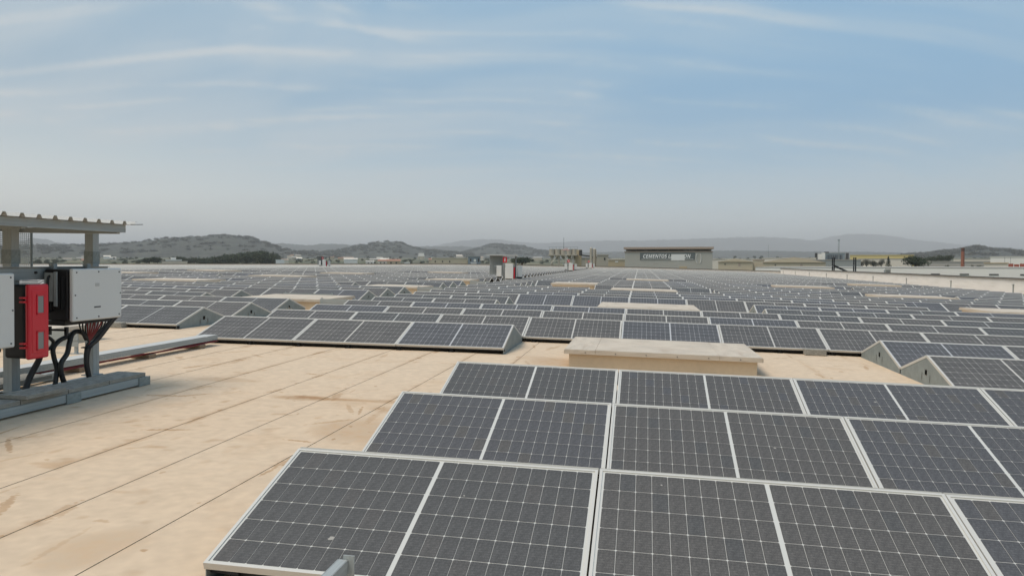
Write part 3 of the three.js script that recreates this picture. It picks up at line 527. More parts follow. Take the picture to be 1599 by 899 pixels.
// farther inverter stations along the walkway
function station(x, Z, s, words, withRoof) {
  const g = group('inverter_shelter'); onRoof(g, x, Z); tag(g, `inverter shelter ${words}`, 'shelter', 'far inverter shelters');
  g.scale.setScalar(s);
  mesh('post', [box(0.10, 1.75, 0.10, 0, 0.9, 0), box(0.3, 0.03, 0.3, 0, 0.02, 0)], M.galv, g);
  mesh('post', [box(0.10, 1.75, 0.10, 0.5, 0.9, -1.4)], M.galv, g);
  mesh('cross_beam', box(1.3, 0.1, 0.05, 0, 1.15, -0.06), M.galv, g);
  if (withRoof) {
    mesh('roof_sheet', [box(2.0, 0.05, 1.9, -0.1, 1.82, -0.8), box(2.04, 0.03, 0.03, -0.1, 1.81, 0.16)], M.offwhite, g);
    const cs = []; for (let i = 0; i < 10; i++) cs.push(box(0.06, 1.2, 0.03, -0.98 + i * 0.085, 1.2, -0.55)); cs.push(box(0.84, 1.2, 0.012, -0.6, 1.2, -0.57));
    mesh('corrugated_screen', cs, M.galv, g);
  }
  const sg = mesh('warning_sign', box(0.26, 0.34, 0.012, 0.06, 1.55, 0.075), M.red, g); mesh('sign_symbol', box(0.07, 0.2, 0.004, 0.06, 1.55, 0.0835), M.white, sg);
  const mk = (dx, dz, w, h, yaw, lab) => { const i = group('solar_inverter'); onRoof(i, x + dx * s, Z - dz * s); i.rotation.y = yaw; i.scale.setScalar(s); tag(i, lab + ' ' + words, 'inverter', 'inverters on far shelters'); mesh('front_cover', rbox(w, h, 0.05, 0.015, 0, 0.85, 0.16), M.white, i); mesh('body', rbox(w - 0.04, h - 0.04, 0.26, 0.02, 0, 0.85, 0.02), M.black, i); mesh('terminal_box', box(w * 0.8, 0.09, 0.18, 0, 0.85 - h / 2 - 0.04, 0.03), M.black, i); };
  mk(-0.26, 0.10, 0.32, 0.68, 0, 'narrow white inverter'); mk(0.38, 0.12, 0.5, 0.92, 0, 'large white inverter'); mk(0.92, -0.3, 0.3, 0.7, 0.3, 'dark-sided white inverter');
  const c = group('extinguisher_cabinet'); onRoof(c, x + 0.68 * s, Z - 0.12 * s); c.scale.setScalar(s); tag(c, `red extinguisher cabinet ${words}`, 'cabinet', 'far extinguisher cabinets'); mesh('case', rbox(0.12, 0.7, 0.2, 0.015, 0, 0.75, 0), M.black, c); mesh('door', rbox(0.1, 0.68, 0.03, 0.012, 0.0, 0.75, 0.11), M.red, c);
  const b = group('cable_bundle'); onRoof(b, x + 0.4 * s, Z - 0.05 * s); b.scale.setScalar(s); tag(b, `black cables hanging below the inverters ${words}`, 'cables', 'far cable bundles'); mesh('cable', [tube([[-0.1, 0.4, 0], [-0.12, 0.2, 0], [-0.1, 0.01, 0]], 0.05, 8, 6), tube([[0.12, 0.4, 0], [0.14, 0.2, 0], [0.16, 0.01, 0]], 0.06, 8, 6)], M.cable, b);
}
station(-8.3, 46.6, 1, 'with corrugated screen standing among the middle rows', true);
station(-9.0, 97, 1, 'beyond the corrugated one', false);
station(-9.0, 136, 1, 'at the far end of the walkway', false);
station(-45, 104, 1, 'before the far white parapet', true);

// ------------------------------------------------------------------ land, hills
const terrY = D => D < 180 ? -11 : D < 700 ? mix(-11, -0.5, sstep(180, 700, D)) : D < 2200 ? mix(-0.5, 14, (D - 700) / 1500) : 14 + (D - 2200) * 0.0045;
const landTex = dataTex(1024, 1024, (u, v) => { const a = tf(u, v, 8, 1.1, 5), b = tf(u, v, 30, 4.4, 4), c = tf(u, v, 70, 9.4, 2); const fld = clamp(0.5 + a * 2.2), tr = clamp(b * 3 + 0.3); let col = [mix(96, 128, fld), mix(98, 118, fld), mix(70, 92, fld)]; col = col.map((q, k) => mix(q, [52, 60, 44][k], tr) * (1 + 0.25 * c)); return col; });
const hillTex = dataTex(1024, 1024, (u, v) => { const a = tf(u, v, 10, 21.1, 5), b = tf(u, v, 60, 14.4, 3), f = clamp(tf(u, v, 14, 3.4, 4) * 4 - 0.9); let col = [58, 60, 50].map(q => q * (1 + 0.5 * a + 0.4 * b)); return col.map((q, k) => mix(q, [104, 102, 86][k], f * 0.4)); });
M.land = std({ map: landTex, roughness: 1 }); M.hill = std({ map: hillTex, roughness: 1 });
{
  const radii = [0, 60, 120, 180, 240, 300, 400, 500, 600, 700, 850, 1000, 1300, 1600, 1900, 2200, 3000, 4500, 7000, 11000, 18000, 28000, 45000], n = 160, pos = [], uv = [], idx = [];
  radii.forEach((r, i) => { for (let j = 0; j <= n; j++) { const a = j / n * Math.PI * 2, x = Math.sin(a) * r, z = -Math.cos(a) * r; pos.push(x, terrY(r) + (r > 700 ? 2.5 * noise.noise(x / 300, z / 300, 2) : 0) - (r > 6000 ? (r - 6000) * 0.004 : 0), z); uv.push(x / 900, z / 900); } });
  for (let i = 0; i < radii.length - 1; i++) for (let j = 0; j < n; j++) { const a = i * (n + 1) + j, b = a + n + 1; idx.push(a, a + 1, b, b, a + 1, b + 1); }
  const g = new THREE.BufferGeometry(); g.setAttribute('position', new THREE.Float32BufferAttribute(pos, 3)); g.setAttribute('uv', new THREE.Float32BufferAttribute(uv, 2)); g.setIndex(idx); g.computeVertexNormals();
  // faces must look up
  if (g.attributes.normal.getY(200) < 0) { for (let i = 0; i < idx.length; i += 3) { const t = idx[i]; idx[i] = idx[i + 1]; idx[i + 1] = t; } g.setIndex(idx); g.computeVertexNormals(); }
  const m = mesh('ground', g, M.land); tag(m, 'wide plain of fields and scrub around the factory', undefined, undefined, 'structure');
}
const hillSpots = [];
function hill(name, label, prof, D, depth, bump, mat = M.hill) {
  const cols = []; const x0 = prof[0][0], x1 = prof[prof.length - 1][0], st = 2.5;
  for (let u = x0; u <= x1 + 0.01; u += st) { let i = 0; while (i < prof.length - 2 && prof[i + 1][0] < u) i++; const t = clamp((u - prof[i][0]) / (prof[i + 1][0] - prof[i][0])); cols.push([u, mix(prof[i][1], prof[i + 1][1], t * t * (3 - 2 * t) * 0.5 + t * 0.5)]); }
  const R = 24, pos = [], uv = [], idx = [];
  cols.forEach(([u, v]) => {
    const top = at(u, v, D), b = terrY(D) - 8;
    for (let r = 0; r <= R; r++) {
      const q = r / R * 2 - 1, dd = D + q * depth, k = dd / D, x = top.x * k, z = top.z * k;
      const fall = Math.pow(Math.cos(q * Math.PI / 2), 0.8);
      const nz = bump * (noise.noise(x / (bump * 9), z / (bump * 9), 3) + 0.9 * noise.noise(x / (bump * 2.5), z / (bump * 2.5), 7));
      const y = b + (Math.max(top.y, b + 1) - b) * fall + nz * (0.3 + 0.7 * fall);
      pos.push(x, y, z); uv.push(Math.atan2(x, -z) * D / (D * 0.14), y / (D * 0.028) + q * 1.3);
    }
  });
  const m1 = R + 1; for (let i = 0; i < cols.length - 1; i++) for (let r = 0; r < R; r++) { const a = i * m1 + r; idx.push(a, a + m1, a + 1, a + 1, a + m1, a + m1 + 1); }
  const g = new THREE.BufferGeometry(); g.setAttribute('position', new THREE.Float32BufferAttribute(pos, 3)); g.setAttribute('uv', new THREE.Float32BufferAttribute(uv, 2)); g.setIndex(idx); g.computeVertexNormals();
  if (name === 'hill') for (let k = 0; k < 750; k++) {
    const i = Math.floor(rnd() * (cols.length - 1)), r = Math.floor(rr(2, R * 0.56)), a = (i * m1 + r) * 3, b = ((i + 1) * m1 + r) * 3, t = rnd();
    const x = mix(pos[a], pos[b], t), y = mix(pos[a + 1], pos[b + 1], t), z = mix(pos[a + 2], pos[b + 2], t);
    if (fbm(x / 160, z / 160, 5, 3) > -0.12) hillSpots.push([x, y - 1.5, z, rr(0.9, 1.9)]);
  }
  const m = mesh(name, g, mat); tag(m, label, undefined, undefined, 'structure'); return m;
}
hill('mountain_range', 'faint far mountain range on the horizon', [[640, 392], [680, 384], [700, 379.5], [725, 376], [750, 374], [780, 374.5], [810, 378], [840, 380], [870, 379], [900, 377], [950, 376], [1000, 376], [1050, 374.5], [1090, 373], [1130, 372], [1160, 370.5], [1200, 371], [1240, 373], [1270, 376], [1330, 386], [1400, 394]], 13500, 2500, 14);
hill('mountain_range', 'faint broad far mountain behind the glass tower', [[1200, 394], [1255, 381], [1280, 373.5], [1300, 369.5], [1325, 366.5], [1350, 365.5], [1375, 366.5], [1400, 370], [1430, 375], [1460, 378], [1500, 382], [1560, 386], [1640, 390]], 15500, 2500, 14);
hill('mountain_range', 'faint far mountain beyond the shelter', [[-60, 392], [0, 384], [30, 377], [52, 372], [70, 374], [90, 379], [130, 384], [200, 390]], 9000, 1600, 10);
hill('ridge', 'blue hazy ridge between two wooded hills', [[390, 395], [410, 388], [425, 381.5], [440, 380], [460, 382], [480, 383.5], [505, 381], [530, 381], [545, 383], [562, 381], [590, 384], [640, 385], [680, 385], [720, 385], [760, 387], [800, 389], [860, 393]], 6500, 1100, 7);
hill('ridge', 'low dark ridge behind the cement warehouse', [[860, 396], [930, 394], [1000, 392.5], [1100, 391.3], [1140, 391.3], [1180, 391.5], [1220, 392], [1260, 393], [1300, 393.5], [1360, 393.5], [1400, 394.5], [1440, 396.5], [1500, 399]], 5200, 800, 4);
hill('hill', 'long wooded hill with scattered pale houses', [[-80, 389], [0, 386], [60, 384.5], [100, 383.5], [150, 383.5], [190, 381.5], [215, 380], [240, 376], [255, 373.5], [280, 372.5], [300, 371], [330, 370], [345, 369.3], [370, 370], [390, 371.5], [400, 375], [415, 380.5], [430, 386], [450, 391], [480, 395.5], [530, 400]], 2900, 700, 3.2);
hill('hill', 'wooded hill with a small knoll on top', [[440, 399], [470, 393], [500, 394.5], [530, 391], [550, 387], [570, 383], [585, 379.5], [600, 378.5], [607, 377], [615, 378.5], [625, 379], [635, 383], [645, 387], [660, 390.5], [700, 394], [740, 397]], 3400, 700, 3.2);
hill('hill', 'flat-topped low hill beside the cement silos', [[715, 396], [745, 389], [757, 384.3], [765, 382.3], [780, 382], [800, 384], [815, 384], [825, 387.5], [840, 391], [880, 396]], 4000, 700, 3.2);
hill('hill', 'rounded green hill behind the brick chimney', [[1400, 401], [1440, 397.5], [1470, 394.5], [1490, 392], [1505, 390.5], [1515, 388], [1527, 386], [1540, 388.5], [1552, 391], [1570, 391], [1585, 393], [1599, 395], [1660, 400]], 2700, 600, 3);

// ------------------------------------------------------------------ distant buildings
const C = (hex, rough = 0.85) => std({ color: hex, roughness: rough });
const B = { grey: C(0xb2b1a8), beige: C(0xbfb49c), tan: C(0xb8a98c), cream: C(0xd6cfc0), white: C(0xe0dfd9), dark: C(0x3a3a38), glass: C(0x3d4750, 0.25), steel: C(0x8c9290, 0.5), yellow: C(0xc6b67c), brick: C(0x8d5a46), tile: C(0x9b7460), greyroof: C(0xa5a29a), bluegrey: C(0x7f8b92), brownroof: C(0xa69687), cement: C(0xa7a193) };
// a building seen from pixel u0..u1, its eaves at pixel row v, facing the camera, D metres away
function building(name, label, cat, u0, u1, v, D, depth, wallM, roofM, o = {}) {
  const pa = at(u0, v, D), pb = at(u1, v, D), top = (pa.y + pb.y) / 2, w = Math.hypot(pa.x - pb.x, pa.z - pb.z), cx = (pa.x + pb.x) / 2, cz = (pa.z + pb.z) / 2;
  const base = (o.base ?? terrY(D)) - 0.5, h = top - base, g = group(name, cx, base, cz); g.rotation.y = Math.atan2(-(pb.z - pa.z), pb.x - pa.x) + (o.turn || 0);
  tag(g, label, cat, o.group);
  mesh('wall', box(w, h, depth, 0, h / 2, -depth / 2), wallM, g);
  const t = o.roofT ?? 0.4, ov = o.over ?? 0.25;
  if (o.gable) {
    const sh = new THREE.Shape([[-w / 2 - ov, 0], [w / 2 + ov, 0], [0, o.gable]].map(p => new THREE.Vector2(...p))); const rg = new THREE.ExtrudeGeometry(sh, { depth: depth + 2 * ov, bevelEnabled: false }); rg.translate(0, h, -depth - ov);
    if (o.gableWall) { const sh2 = new THREE.Shape([[-w / 2, 0], [w / 2, 0], [0, o.gable * 0.96]].map(p => new THREE.Vector2(...p))); const g2 = new THREE.ExtrudeGeometry(sh2, { depth: 0.1, bevelEnabled: false }); g2.translate(0, h - 0.05, ov + 0.02); mesh('gable_wall', g2, wallM, g); }
    mesh('roof', rg, roofM, g);
  } else if (o.ridge) { const sh = new THREE.Shape([[ov, 0], [-depth - ov, 0], [-depth / 2, o.ridge]].map(p => new THREE.Vector2(...p))); const rg = new THREE.ExtrudeGeometry(sh, { depth: w + 2 * ov, bevelEnabled: false }); rg.rotateY(-Math.PI / 2); rg.scale(1, 1, 1); rg.translate(w / 2 + ov, h, 0); mesh('roof', rg, roofM, g); }
  else mesh('roof', box(w + 2 * ov, t, depth + 2 * ov, 0, h + t / 2 + 0.01, -depth / 2), roofM, g);
  for (const [fx, fy, fw, fh, mt, nm] of (o.wins || [])) { const win = mesh(nm || 'window', box(fw, fh, 0.12, (fx - 0.5) * w, h - fy - fh / 2, 0.03), mt || B.dark, g); }
  g.userData.dim = undefined; delete g.userData.dim;
  return { g, w, h };
}
// cement warehouse with lettering
const font = await new FontLoader().loadAsync('fonts/droid/droid_sans_bold.typeface.json');
{
  const D = 265, { g, w, h } = building('cement_warehouse', 'grey ribbed warehouse with a large cement company sign under an open eave', 'warehouse', 976, 1113, 393.5, D, 26, B.grey, B.brownroof, { roofT: 0.25 });
  const wr = []; for (let i = 0; i < 60; i++) wr.push(box(0.08, h, 0.06, -w / 2 + (i + 0.5) * w / 60, h / 2, 0.03)); mesh('wall_rib', wr, B.grey, g);
  mesh('setback_wall', box(w - 0.3, 0.75, 20, 0, h + 0.63, -14), B.grey, g); for (let k = 0; k < 9; k++) mesh('eave_post', box(0.18, 0.74, 0.18, -w / 2 + 0.4 + k * (w - 0.8) / 8, h + 0.63, -0.6), B.grey, g);
  for (const f of [0.24, 0.70, 0.785]) mesh('vent_panel', box(1.1, 0.7, 0.1, (f - 0.5) * w, h + 0.62, -0.9), B.greyroof, g);
  mesh('upper_roof', [box(w + 0.8, 0.7, 27.2, 0, h + 1.36, -13)], B.brownroof, g);
  const sx0 = (1000 - 976) / 137 - 0.5, sx1 = (1086 - 976) / 137 - 0.5, sw = (sx1 - sx0) * w, scx = (sx0 + sx1) / 2 * w;
  mesh('sign_board', box(sw, 2.3, 0.1, scx, h - 1.35, 0.13), C(0x666d6d), g);
  mesh('sign_border', box(sw * 0.94, 0.10, 0.05, scx, h - 2.38, 0.2), B.white, g);
  const tg = new TextGeometry('CEMENTOS LA UNION', { font, size: 1.25, depth: 0.08, curveSegments: 3 }); tg.computeBoundingBox(); const tw = tg.boundingBox.max.x; tg.scale(sw * 0.86 / tw, 1, 1);
  tg.applyMatrix4(new THREE.Matrix4().set(1, 0.2, 0, 0, 0, 1, 0, 0, 0, 0, 1, 0, 0, 0, 0, 1)); tg.translate(scx - sw * 0.45, h - 1.98, 0.19);
  mesh('lettering', tg, C(0xf2f2ee, 0.6), g);
  const em = []; for (const s of [-1, 1]) em.push(tube([[s * 0.45, 1.6, 0], [s * 0.75, 0.9, 0], [s * 0.75, -0.9, 0], [s * 0.45, -1.6, 0]], 0.11, 12, 5)); em.forEach(q => q.translate((1091.5 - 976) / 137 * w - w / 2, h - 2.1, 0.2));
  mesh('emblem', em, B.white, g);
  mesh('door', box(2.6, 2.2, 0.1, (1068 - 976) / 137 * w - w / 2, h - 5.9, 0.08), B.tan, g);
  const a = at(1059, 401.5, 225), bb = group('billboard', a.x, terrY(225), a.z); tag(bb, 'white blank billboard on a post hiding part of the warehouse sign', 'billboard'); bb.rotation.y = g.rotation.y;
  const bh = a.y - terrY(225); mesh('board', box(3.8, 1.75, 0.12, 0, bh, 0), B.white, bb); mesh('post', box(0.22, bh - 0.88, 0.2, -0.1, (bh - 0.88) / 2, 0), B.grey, bb); mesh('board_frame', [box(3.9, 0.08, 0.16, 0, bh + 0.9, 0), box(3.9, 0.08, 0.16, 0, bh - 0.9, 0)], B.greyroof, bb);
}
// cement plant: silo block, conveyors, silo pair
{
  const D = 330, p = at(881, 412, D), g = group('cement_plant', p.x, terrY(D), p.z); g.rotation.y = -YAW * 0; tag(g, 'beige cement silo block on concrete legs', 'silos');
  const s = D / FPX, Y = v => (410 - v) * s + EYE - terrY(D), X = u => (u - 881) * s;
  for (let k = 0; k < 5; k++) mesh('silo', [cyl(1.25, 1.25, Y(389) - Y(398), X(861.5 + k * 9), (Y(389) + Y(398)) / 2, -1.5, 14), cyl(1.25, 0.35, 1.8, X(861.5 + k * 9), Y(398) - 0.9, -1.5, 14)], B.cement, g);
  for (const u of [862, 873, 884, 895]) mesh('leg', box(0.9, Y(398), 0.9, X(u), Y(398) / 2, 0.4), B.cement, g);
  mesh('platform', box(12.8, 0.5, 5, X(879), Y(398.5), -1), B.cement, g);
  for (const [u, a] of [[866, -0.7], [886, 0.7]]) { const q = new THREE.BoxGeometry(0.35, 4.6, 0.35); q.rotateZ(a); q.translate(X(u), Y(405), 0.9); mesh('brace', q, B.cream, g); }
  const rl = []; for (let k = 0; k < 9; k++) rl.push(box(0.08, 0.9, 0.08, X(858 + k * 5.5), Y(388) + 0.2, 0.4)); rl.push(box(13, 0.08, 0.08, X(880), Y(388) + 0.6, 0.4)); mesh('railing', rl, B.steel, g);
  mesh('antenna', cyl(0.06, 0.08, 5, X(880), Y(388) + 2.2, -1, 6), B.dark, g);
  mesh('filter_tower', box(2.6, Y(390), 3, X(903), Y(390) / 2, -2), B.tan, g);
  const c = group('conveyor', p.x, terrY(D), p.z); tag(c, 'dark inclined conveyor running from the silos to the batching tower', 'conveyor');
  const cv = new THREE.BoxGeometry(14, 0.55, 1.1); cv.rotateZ(-0.13); cv.translate(X(930), Y(401.5), 1); mesh('belt', cv, B.dark, c);
  for (const u of [915, 930, 947]) mesh('support', box(0.3, Y(402 + (u - 915) * 0.1), 0.3, X(u), Y(402 + (u - 915) * 0.1) / 2, 1), B.tan, c);
  mesh('head_box', box(1.2, 2.4, 1.6, X(907), Y(395), 1), B.dark, c);
}
building('plant_annex', 'long beige plant annex behind the cement silos', 'building', 890, 950, 403, 345, 10, B.cement, B.greyroof, { roofT: 0.3 });
{
  const D = 320, p = at(926, 412, D), g = group('silo_pair', p.x, terrY(D), p.z); tag(g, 'pair of tall slim beige silos', 'silos'); const s = D / FPX, Y = v => (410 - v) * s + EYE - terrY(D);
  for (const k of [0, 1]) mesh('silo', [cyl(0.62, 0.62, Y(388 + k * 1.5), -0.7 + k * 1.35, Y(388 + k * 1.5) / 2, 0, 14), cyl(0.1, 0.62, 0.5, -0.7 + k * 1.35, Y(388 + k * 1.5) + 0.25, 0, 14)], B.cement, g);
  mesh('ladder', box(0.1, Y(389), 0.3, 1.35, Y(389) / 2, 0.4), B.tan, g);
}
building('batching_tower', 'square tan batching tower with one small window', 'building', 932.5, 950, 398.5, 318, 5, B.cement, B.greyroof, { wins: [[0.68, 1, 0.6, 1]] });
building('low_shed', 'low dark tan shed between batching tower and cement warehouse', 'shed', 950, 976, 405.5, 300, 10, B.tan, B.cream, { wins: [[0.5, 0.5, 1.2, 0.5, B.white]] });
// red and white sign on a pole
{ const D = 300, p = at(884, 390, D), g = group('pole_sign', p.x, terrY(D), p.z); tag(g, 'small red and white sign on a tall thin pole', 'sign'); const h = p.y - terrY(D); mesh('pole', cyl(0.08, 0.1, h, 0, h / 2, 0, 8), B.white, g); mesh('sign_board', box(2.6, 0.35, 0.15, 0, h + 0.2, 0.1), B.white, g); mesh('sign_stripe', [box(2.8, 0.2, 0.17, 0, h - 0.1, 0.1), box(1.6, 0.18, 0.17, 0, h + 0.5, 0.1)], C(0xb8483c), g); }
// left of the walkway
building('long_shed', 'long beige shed with three small dark windows', 'shed', 674, 730, 402.8, 420, 12, B.beige, B.cream, { roofT: 0.25, wins: [[0.1, 1.5, 0.7, 0.8], [0.3, 1.5, 0.7, 0.8], [0.5, 1.5, 0.7, 0.8]] });
building('grey_annex', 'small grey building with roof plant beside the long beige shed', 'building', 731, 750, 401, 415, 8, B.bluegrey, B.steel, { wins: [[0.2, 1.0, 0.8, 1.4], [0.55, 1.2, 1.2, 1.4, B.white], [0.85, 0.8, 0.8, 2]] });
{ const D = 600, p = at(657.5, 397.5, D), g = group('billboard', p.x, terrY(D), p.z); tag(g, 'blank white billboard standing alone in the plain', 'billboard'); const h = p.y - terrY(D); mesh('board', box(4.4, 2.4, 0.2, 0, h, 0), B.white, g); for (const x of [-1.5, 1.5]) mesh('post', box(0.2, h - 1.2, 0.2, x, (h - 1.2) / 2, -0.1), B.steel, g); }
const houseMats = [B.cream, B.white, B.beige, B.tan];
const roofsM = [B.brownroof, B.tile, B.greyroof, B.cream];
const house = (u0, u1, v, D, dep, wm, rm, rise, label, grp) => building('house', label, 'house', u0, u1, v, D, dep, wm, rm, { ridge: rise, group: grp, over: 0.3, wins: [[0.3, 0.8, (u1 - u0) * D / FPX * 0.12, 1.2], [0.7, 0.8, (u1 - u0) * D / FPX * 0.12, 1.2]] });
house(604, 625, 407.5, 620, 10, B.tan, B.tile, 1.6, 'house with a red tiled roof beyond the far parapet');
house(590, 604, 407.5, 640, 10, B.cream, B.tile, 1.4, 'cream house beside the red-roofed house');
house(571, 584, 408.5, 660, 9, B.white, B.greyroof, 1.2, 'white low house near the red-roofed house');
building('white_block', 'white block building with stepped top left of the woods', 'building', 258, 283, 406, 600, 14, B.white, B.white, {});
building('white_block', 'small upper storey on the white stepped building', 'building', 266, 274, 403, 603, 8, B.white, B.white, {});
building('pale_hall', 'low pale hall behind the far parapet', 'hall', 252, 292, 408.5, 480, 20, B.cream, B.greyroof, {});
for (const [u0, u1, v, lab] of [[430, 443.5, 405.6, 'white rooftop box beside the dark coping'], [538, 546, 409.3, 'tiny white rooftop vent near the dark coping'], [631, 640, 409.5, 'white rooftop vent near the red-roofed house'], [735, 744, 410, 'white rooftop vent near the grey annex']]) {
  building('rooftop_box', lab, 'rooftop box', u0, u1, v, 175, 2, B.white, B.white, { roofT: 0.06, over: 0.04, base: -11 });
}
const scatter = (n, u0, u1, v0, v1, D0, D1, grp, lab) => { for (let i = 0; i < n; i++) { const u = rr(u0, u1), D = rr(D0, D1), wpx = rr(9, 16) * FPX / D; building('house', lab, 'house', u - wpx / 2, u + wpx / 2, mix(v0, v1, (D1 - D) / (D1 - D0)) + rr(-1, 1), D, rr(7, 11), houseMats[i % 4], roofsM[(i * 3) % 4], { ridge: rr(1, 2.2), group: grp, over: 0.3 }); } };
scatter(14, 440, 600, 398, 406, 800, 1900, 'houses in the plain', 'small pale house scattered in the wooded plain');
scatter(10, 640, 860, 397, 405, 800, 1900, 'houses in the plain', 'small pale house scattered in the wooded plain');
scatter(8, 60, 240, 399, 406, 900, 1900, 'houses in the plain', 'small pale house scattered in the wooded plain');
for (const [u, v] of [[278, 377], [284, 379], [292, 386.5], [300, 387], [307, 385], [312, 386.5], [319, 387], [326, 388], [333, 389], [340, 391], [345, 376], [352, 375.5], [371, 376], [262, 380], [318, 384], [330, 386]]) {
  const D = 2900 - 700 * clamp((v - 370) / 30); const wpx = rr(8, 16) * FPX / D; building('house', 'pale house on the slope of the long wooded hill', 'house', u - wpx / 2, u + wpx / 2, v, D, 10, houseMats[Math.floor(rnd() * 3)], roofsM[Math.floor(rnd() * 2)], { ridge: 1.5, group: 'houses on the hill', base: at(u, v, D).y - 14 });
}
// right side
building('white_works', 'long low white works building with a row of dark slot vents', 'building', 1180, 1760, 418.4, 170, 30, B.white, B.greyroof, { roofT: 0.12, over: 0.05, wins: [1357, 1401, 1446, 1490.6, 1535, 1579, 1624, 1668].map(p => [(p - 1180) / 580, 1.05, 1.5, 0.2]) });
for (const [u0, u1, v, D, w, r, gable, lab] of [
  [1108, 1190, 405, 520, B.cream, B.cream, 0, 'long cream hall roof right of the cement warehouse'],
  [1122, 1176, 408.5, 380, B.beige, B.cream, 1.6, 'tan gabled shed with pale roof next to the cement warehouse'],
  [1192, 1290, 409.5, 370, B.beige, B.brownroof, 2.4, 'wide tan gabled shed before the glass building'],
  [1176, 1194, 406, 400, B.beige, B.brownroof, 0, 'small brown hut between the two tan sheds'],
  [1262, 1345, 406, 420, B.steel, B.greyroof, 0, 'grey flat hall before the glass building'],
  [1190, 1275, 403, 640, B.cream, B.cream, 0, 'far cream hall row on the plain'],
]) building(gable ? 'gabled_shed' : 'hall', lab, gable ? 'shed' : 'hall', u0, u1, v, D, 20, w, r, gable ? { gable, gableWall: true, over: 0.4, wins: [[0.2, 0.9, 0.5, 0.6], [0.62, 0.7, 1.0, 1.3, B.brownroof]] } : { roofT: 0.3 });
{
  const { g, w, h } = building('glass_building', 'grey office block with dark glass front and white end tower', 'building', 1284, 1320, 395.5, 700, 16, B.bluegrey, B.steel, { wins: [[0.56, 1.2, 12, 5, B.glass]] });
  for (let k = 0; k < 7; k++) mesh('mullion', box(0.2, 5, 0.2, (0.56 - 0.5) * w - 5.4 + k * 1.8, h - 3.7, 0.05), B.steel, g);
  mesh('end_tower', box(3, h + 0.6, 6, -w / 2 + 1.2, (h + 0.6) / 2, 1), B.white, g); mesh('dark_tower', box(2.4, h + 0.3, 5, w / 2 + 1.8, (h + 0.3) / 2, -1), B.dark, g); mesh('dark_tower', box(2, h + 0.4, 5, -w / 2 - 4.5, (h + 0.4) / 2, -1), B.dark, g); mesh('wing', box(5, h - 0.5, 6, -w / 2 - 2.2, (h - 0.5) / 2, -2), B.white, g); mesh('roof_plant', box(4, 1.2, 3, -w * 0.3, h + 0.9, -5), B.dark, g);
}
{ const D = 500, p = at(1310.5, 374, D), g = group('lattice_mast', p.x, terrY(D), p.z); tag(g, 'thin lattice mast with a small head rising behind the glass office block', 'mast'); const h = p.y - terrY(D); const a = []; for (const [x, z] of [[-0.3, 0], [0.3, 0], [0, 0.4]]) a.push(cyl(0.07, 0.1, h, x, h / 2, z, 6)); mesh('legs', a, B.steel, g); const b = []; for (let y = 0.5; y < h; y += 0.8) b.push(box(0.6, 0.05, 0.05, 0, y, 0)); mesh('rungs', b, B.steel, g); mesh('head', [box(1.6, 0.25, 0.3, 0, h, 0), box(0.9, 0.5, 0.3, 0, h - 0.5, 0)], B.steel, g); }
{ const D = 900, p = at(1200.5, 382, D), g = group('lattice_mast', p.x, terrY(D), p.z); tag(g, 'very thin far mast above the tan sheds', 'mast'); const h = p.y - terrY(D); mesh('pole', cyl(0.1, 0.25, h, 0, h / 2, 0, 6), B.steel, g); }
building('yellow_hall', 'long yellow industrial hall behind palms', 'hall', 1328, 1428, 398.5, 640, 30, B.yellow, B.yellow, { roofT: 0.3 });
building('pale_annex', 'pale lower annex in front of the yellow hall', 'hall', 1340, 1425, 404.5, 610, 12, B.cream, B.greyroof, {});
building('grey_hall', 'grey works hall behind the round dark tree', 'hall', 1436, 1560, 409, 480, 20, B.greyroof, B.greyroof, {});
building('pale_hall', 'pale flat hall behind the brick chimney', 'hall', 1490, 1560, 404.5, 620, 20, B.cream, B.greyroof, {});
building('white_hall', 'large white box hall right of the brick chimney', 'hall', 1547.5, 1640, 401, 430, 24, B.white, B.white, { roofT: 0.2, wins: [[0.25, 0.0, 0.15, 4.5, B.steel], [0.35, 0.0, 0.12, 4.5, B.steel]] });
building('low_shed', 'low cream shed before the white box hall', 'shed', 1538, 1575, 411.5, 340, 10, B.cream, B.tan, {});
for (let k = 0; k < 3; k++) building('red_stack', 'stack of red crates in the yard by the white hall', 'crates', 1575.5 + k * 9, 1583.5 + k * 9, 412 + (k % 2), 300, 2, C(0x9c5443), C(0x9c5443), { roofT: 0.1, over: 0, group: 'red crate stacks' });
{ // brick chimney
  const D = 380, p = at(1504.5, 387, D), g = group('brick_chimney', p.x, terrY(D), p.z); tag(g, 'tall red brick chimney with dark rim', 'chimney'); const h = p.y - terrY(D);
  mesh('shaft', new THREE.CylinderGeometry(0.62, 0.85, h, 20).translate(0, h / 2, 0), B.brick, g); mesh('rim', new THREE.CylinderGeometry(0.7, 0.66, 1.5, 20).translate(0, h - 0.7, 0), C(0x5b3a2e), g);
}
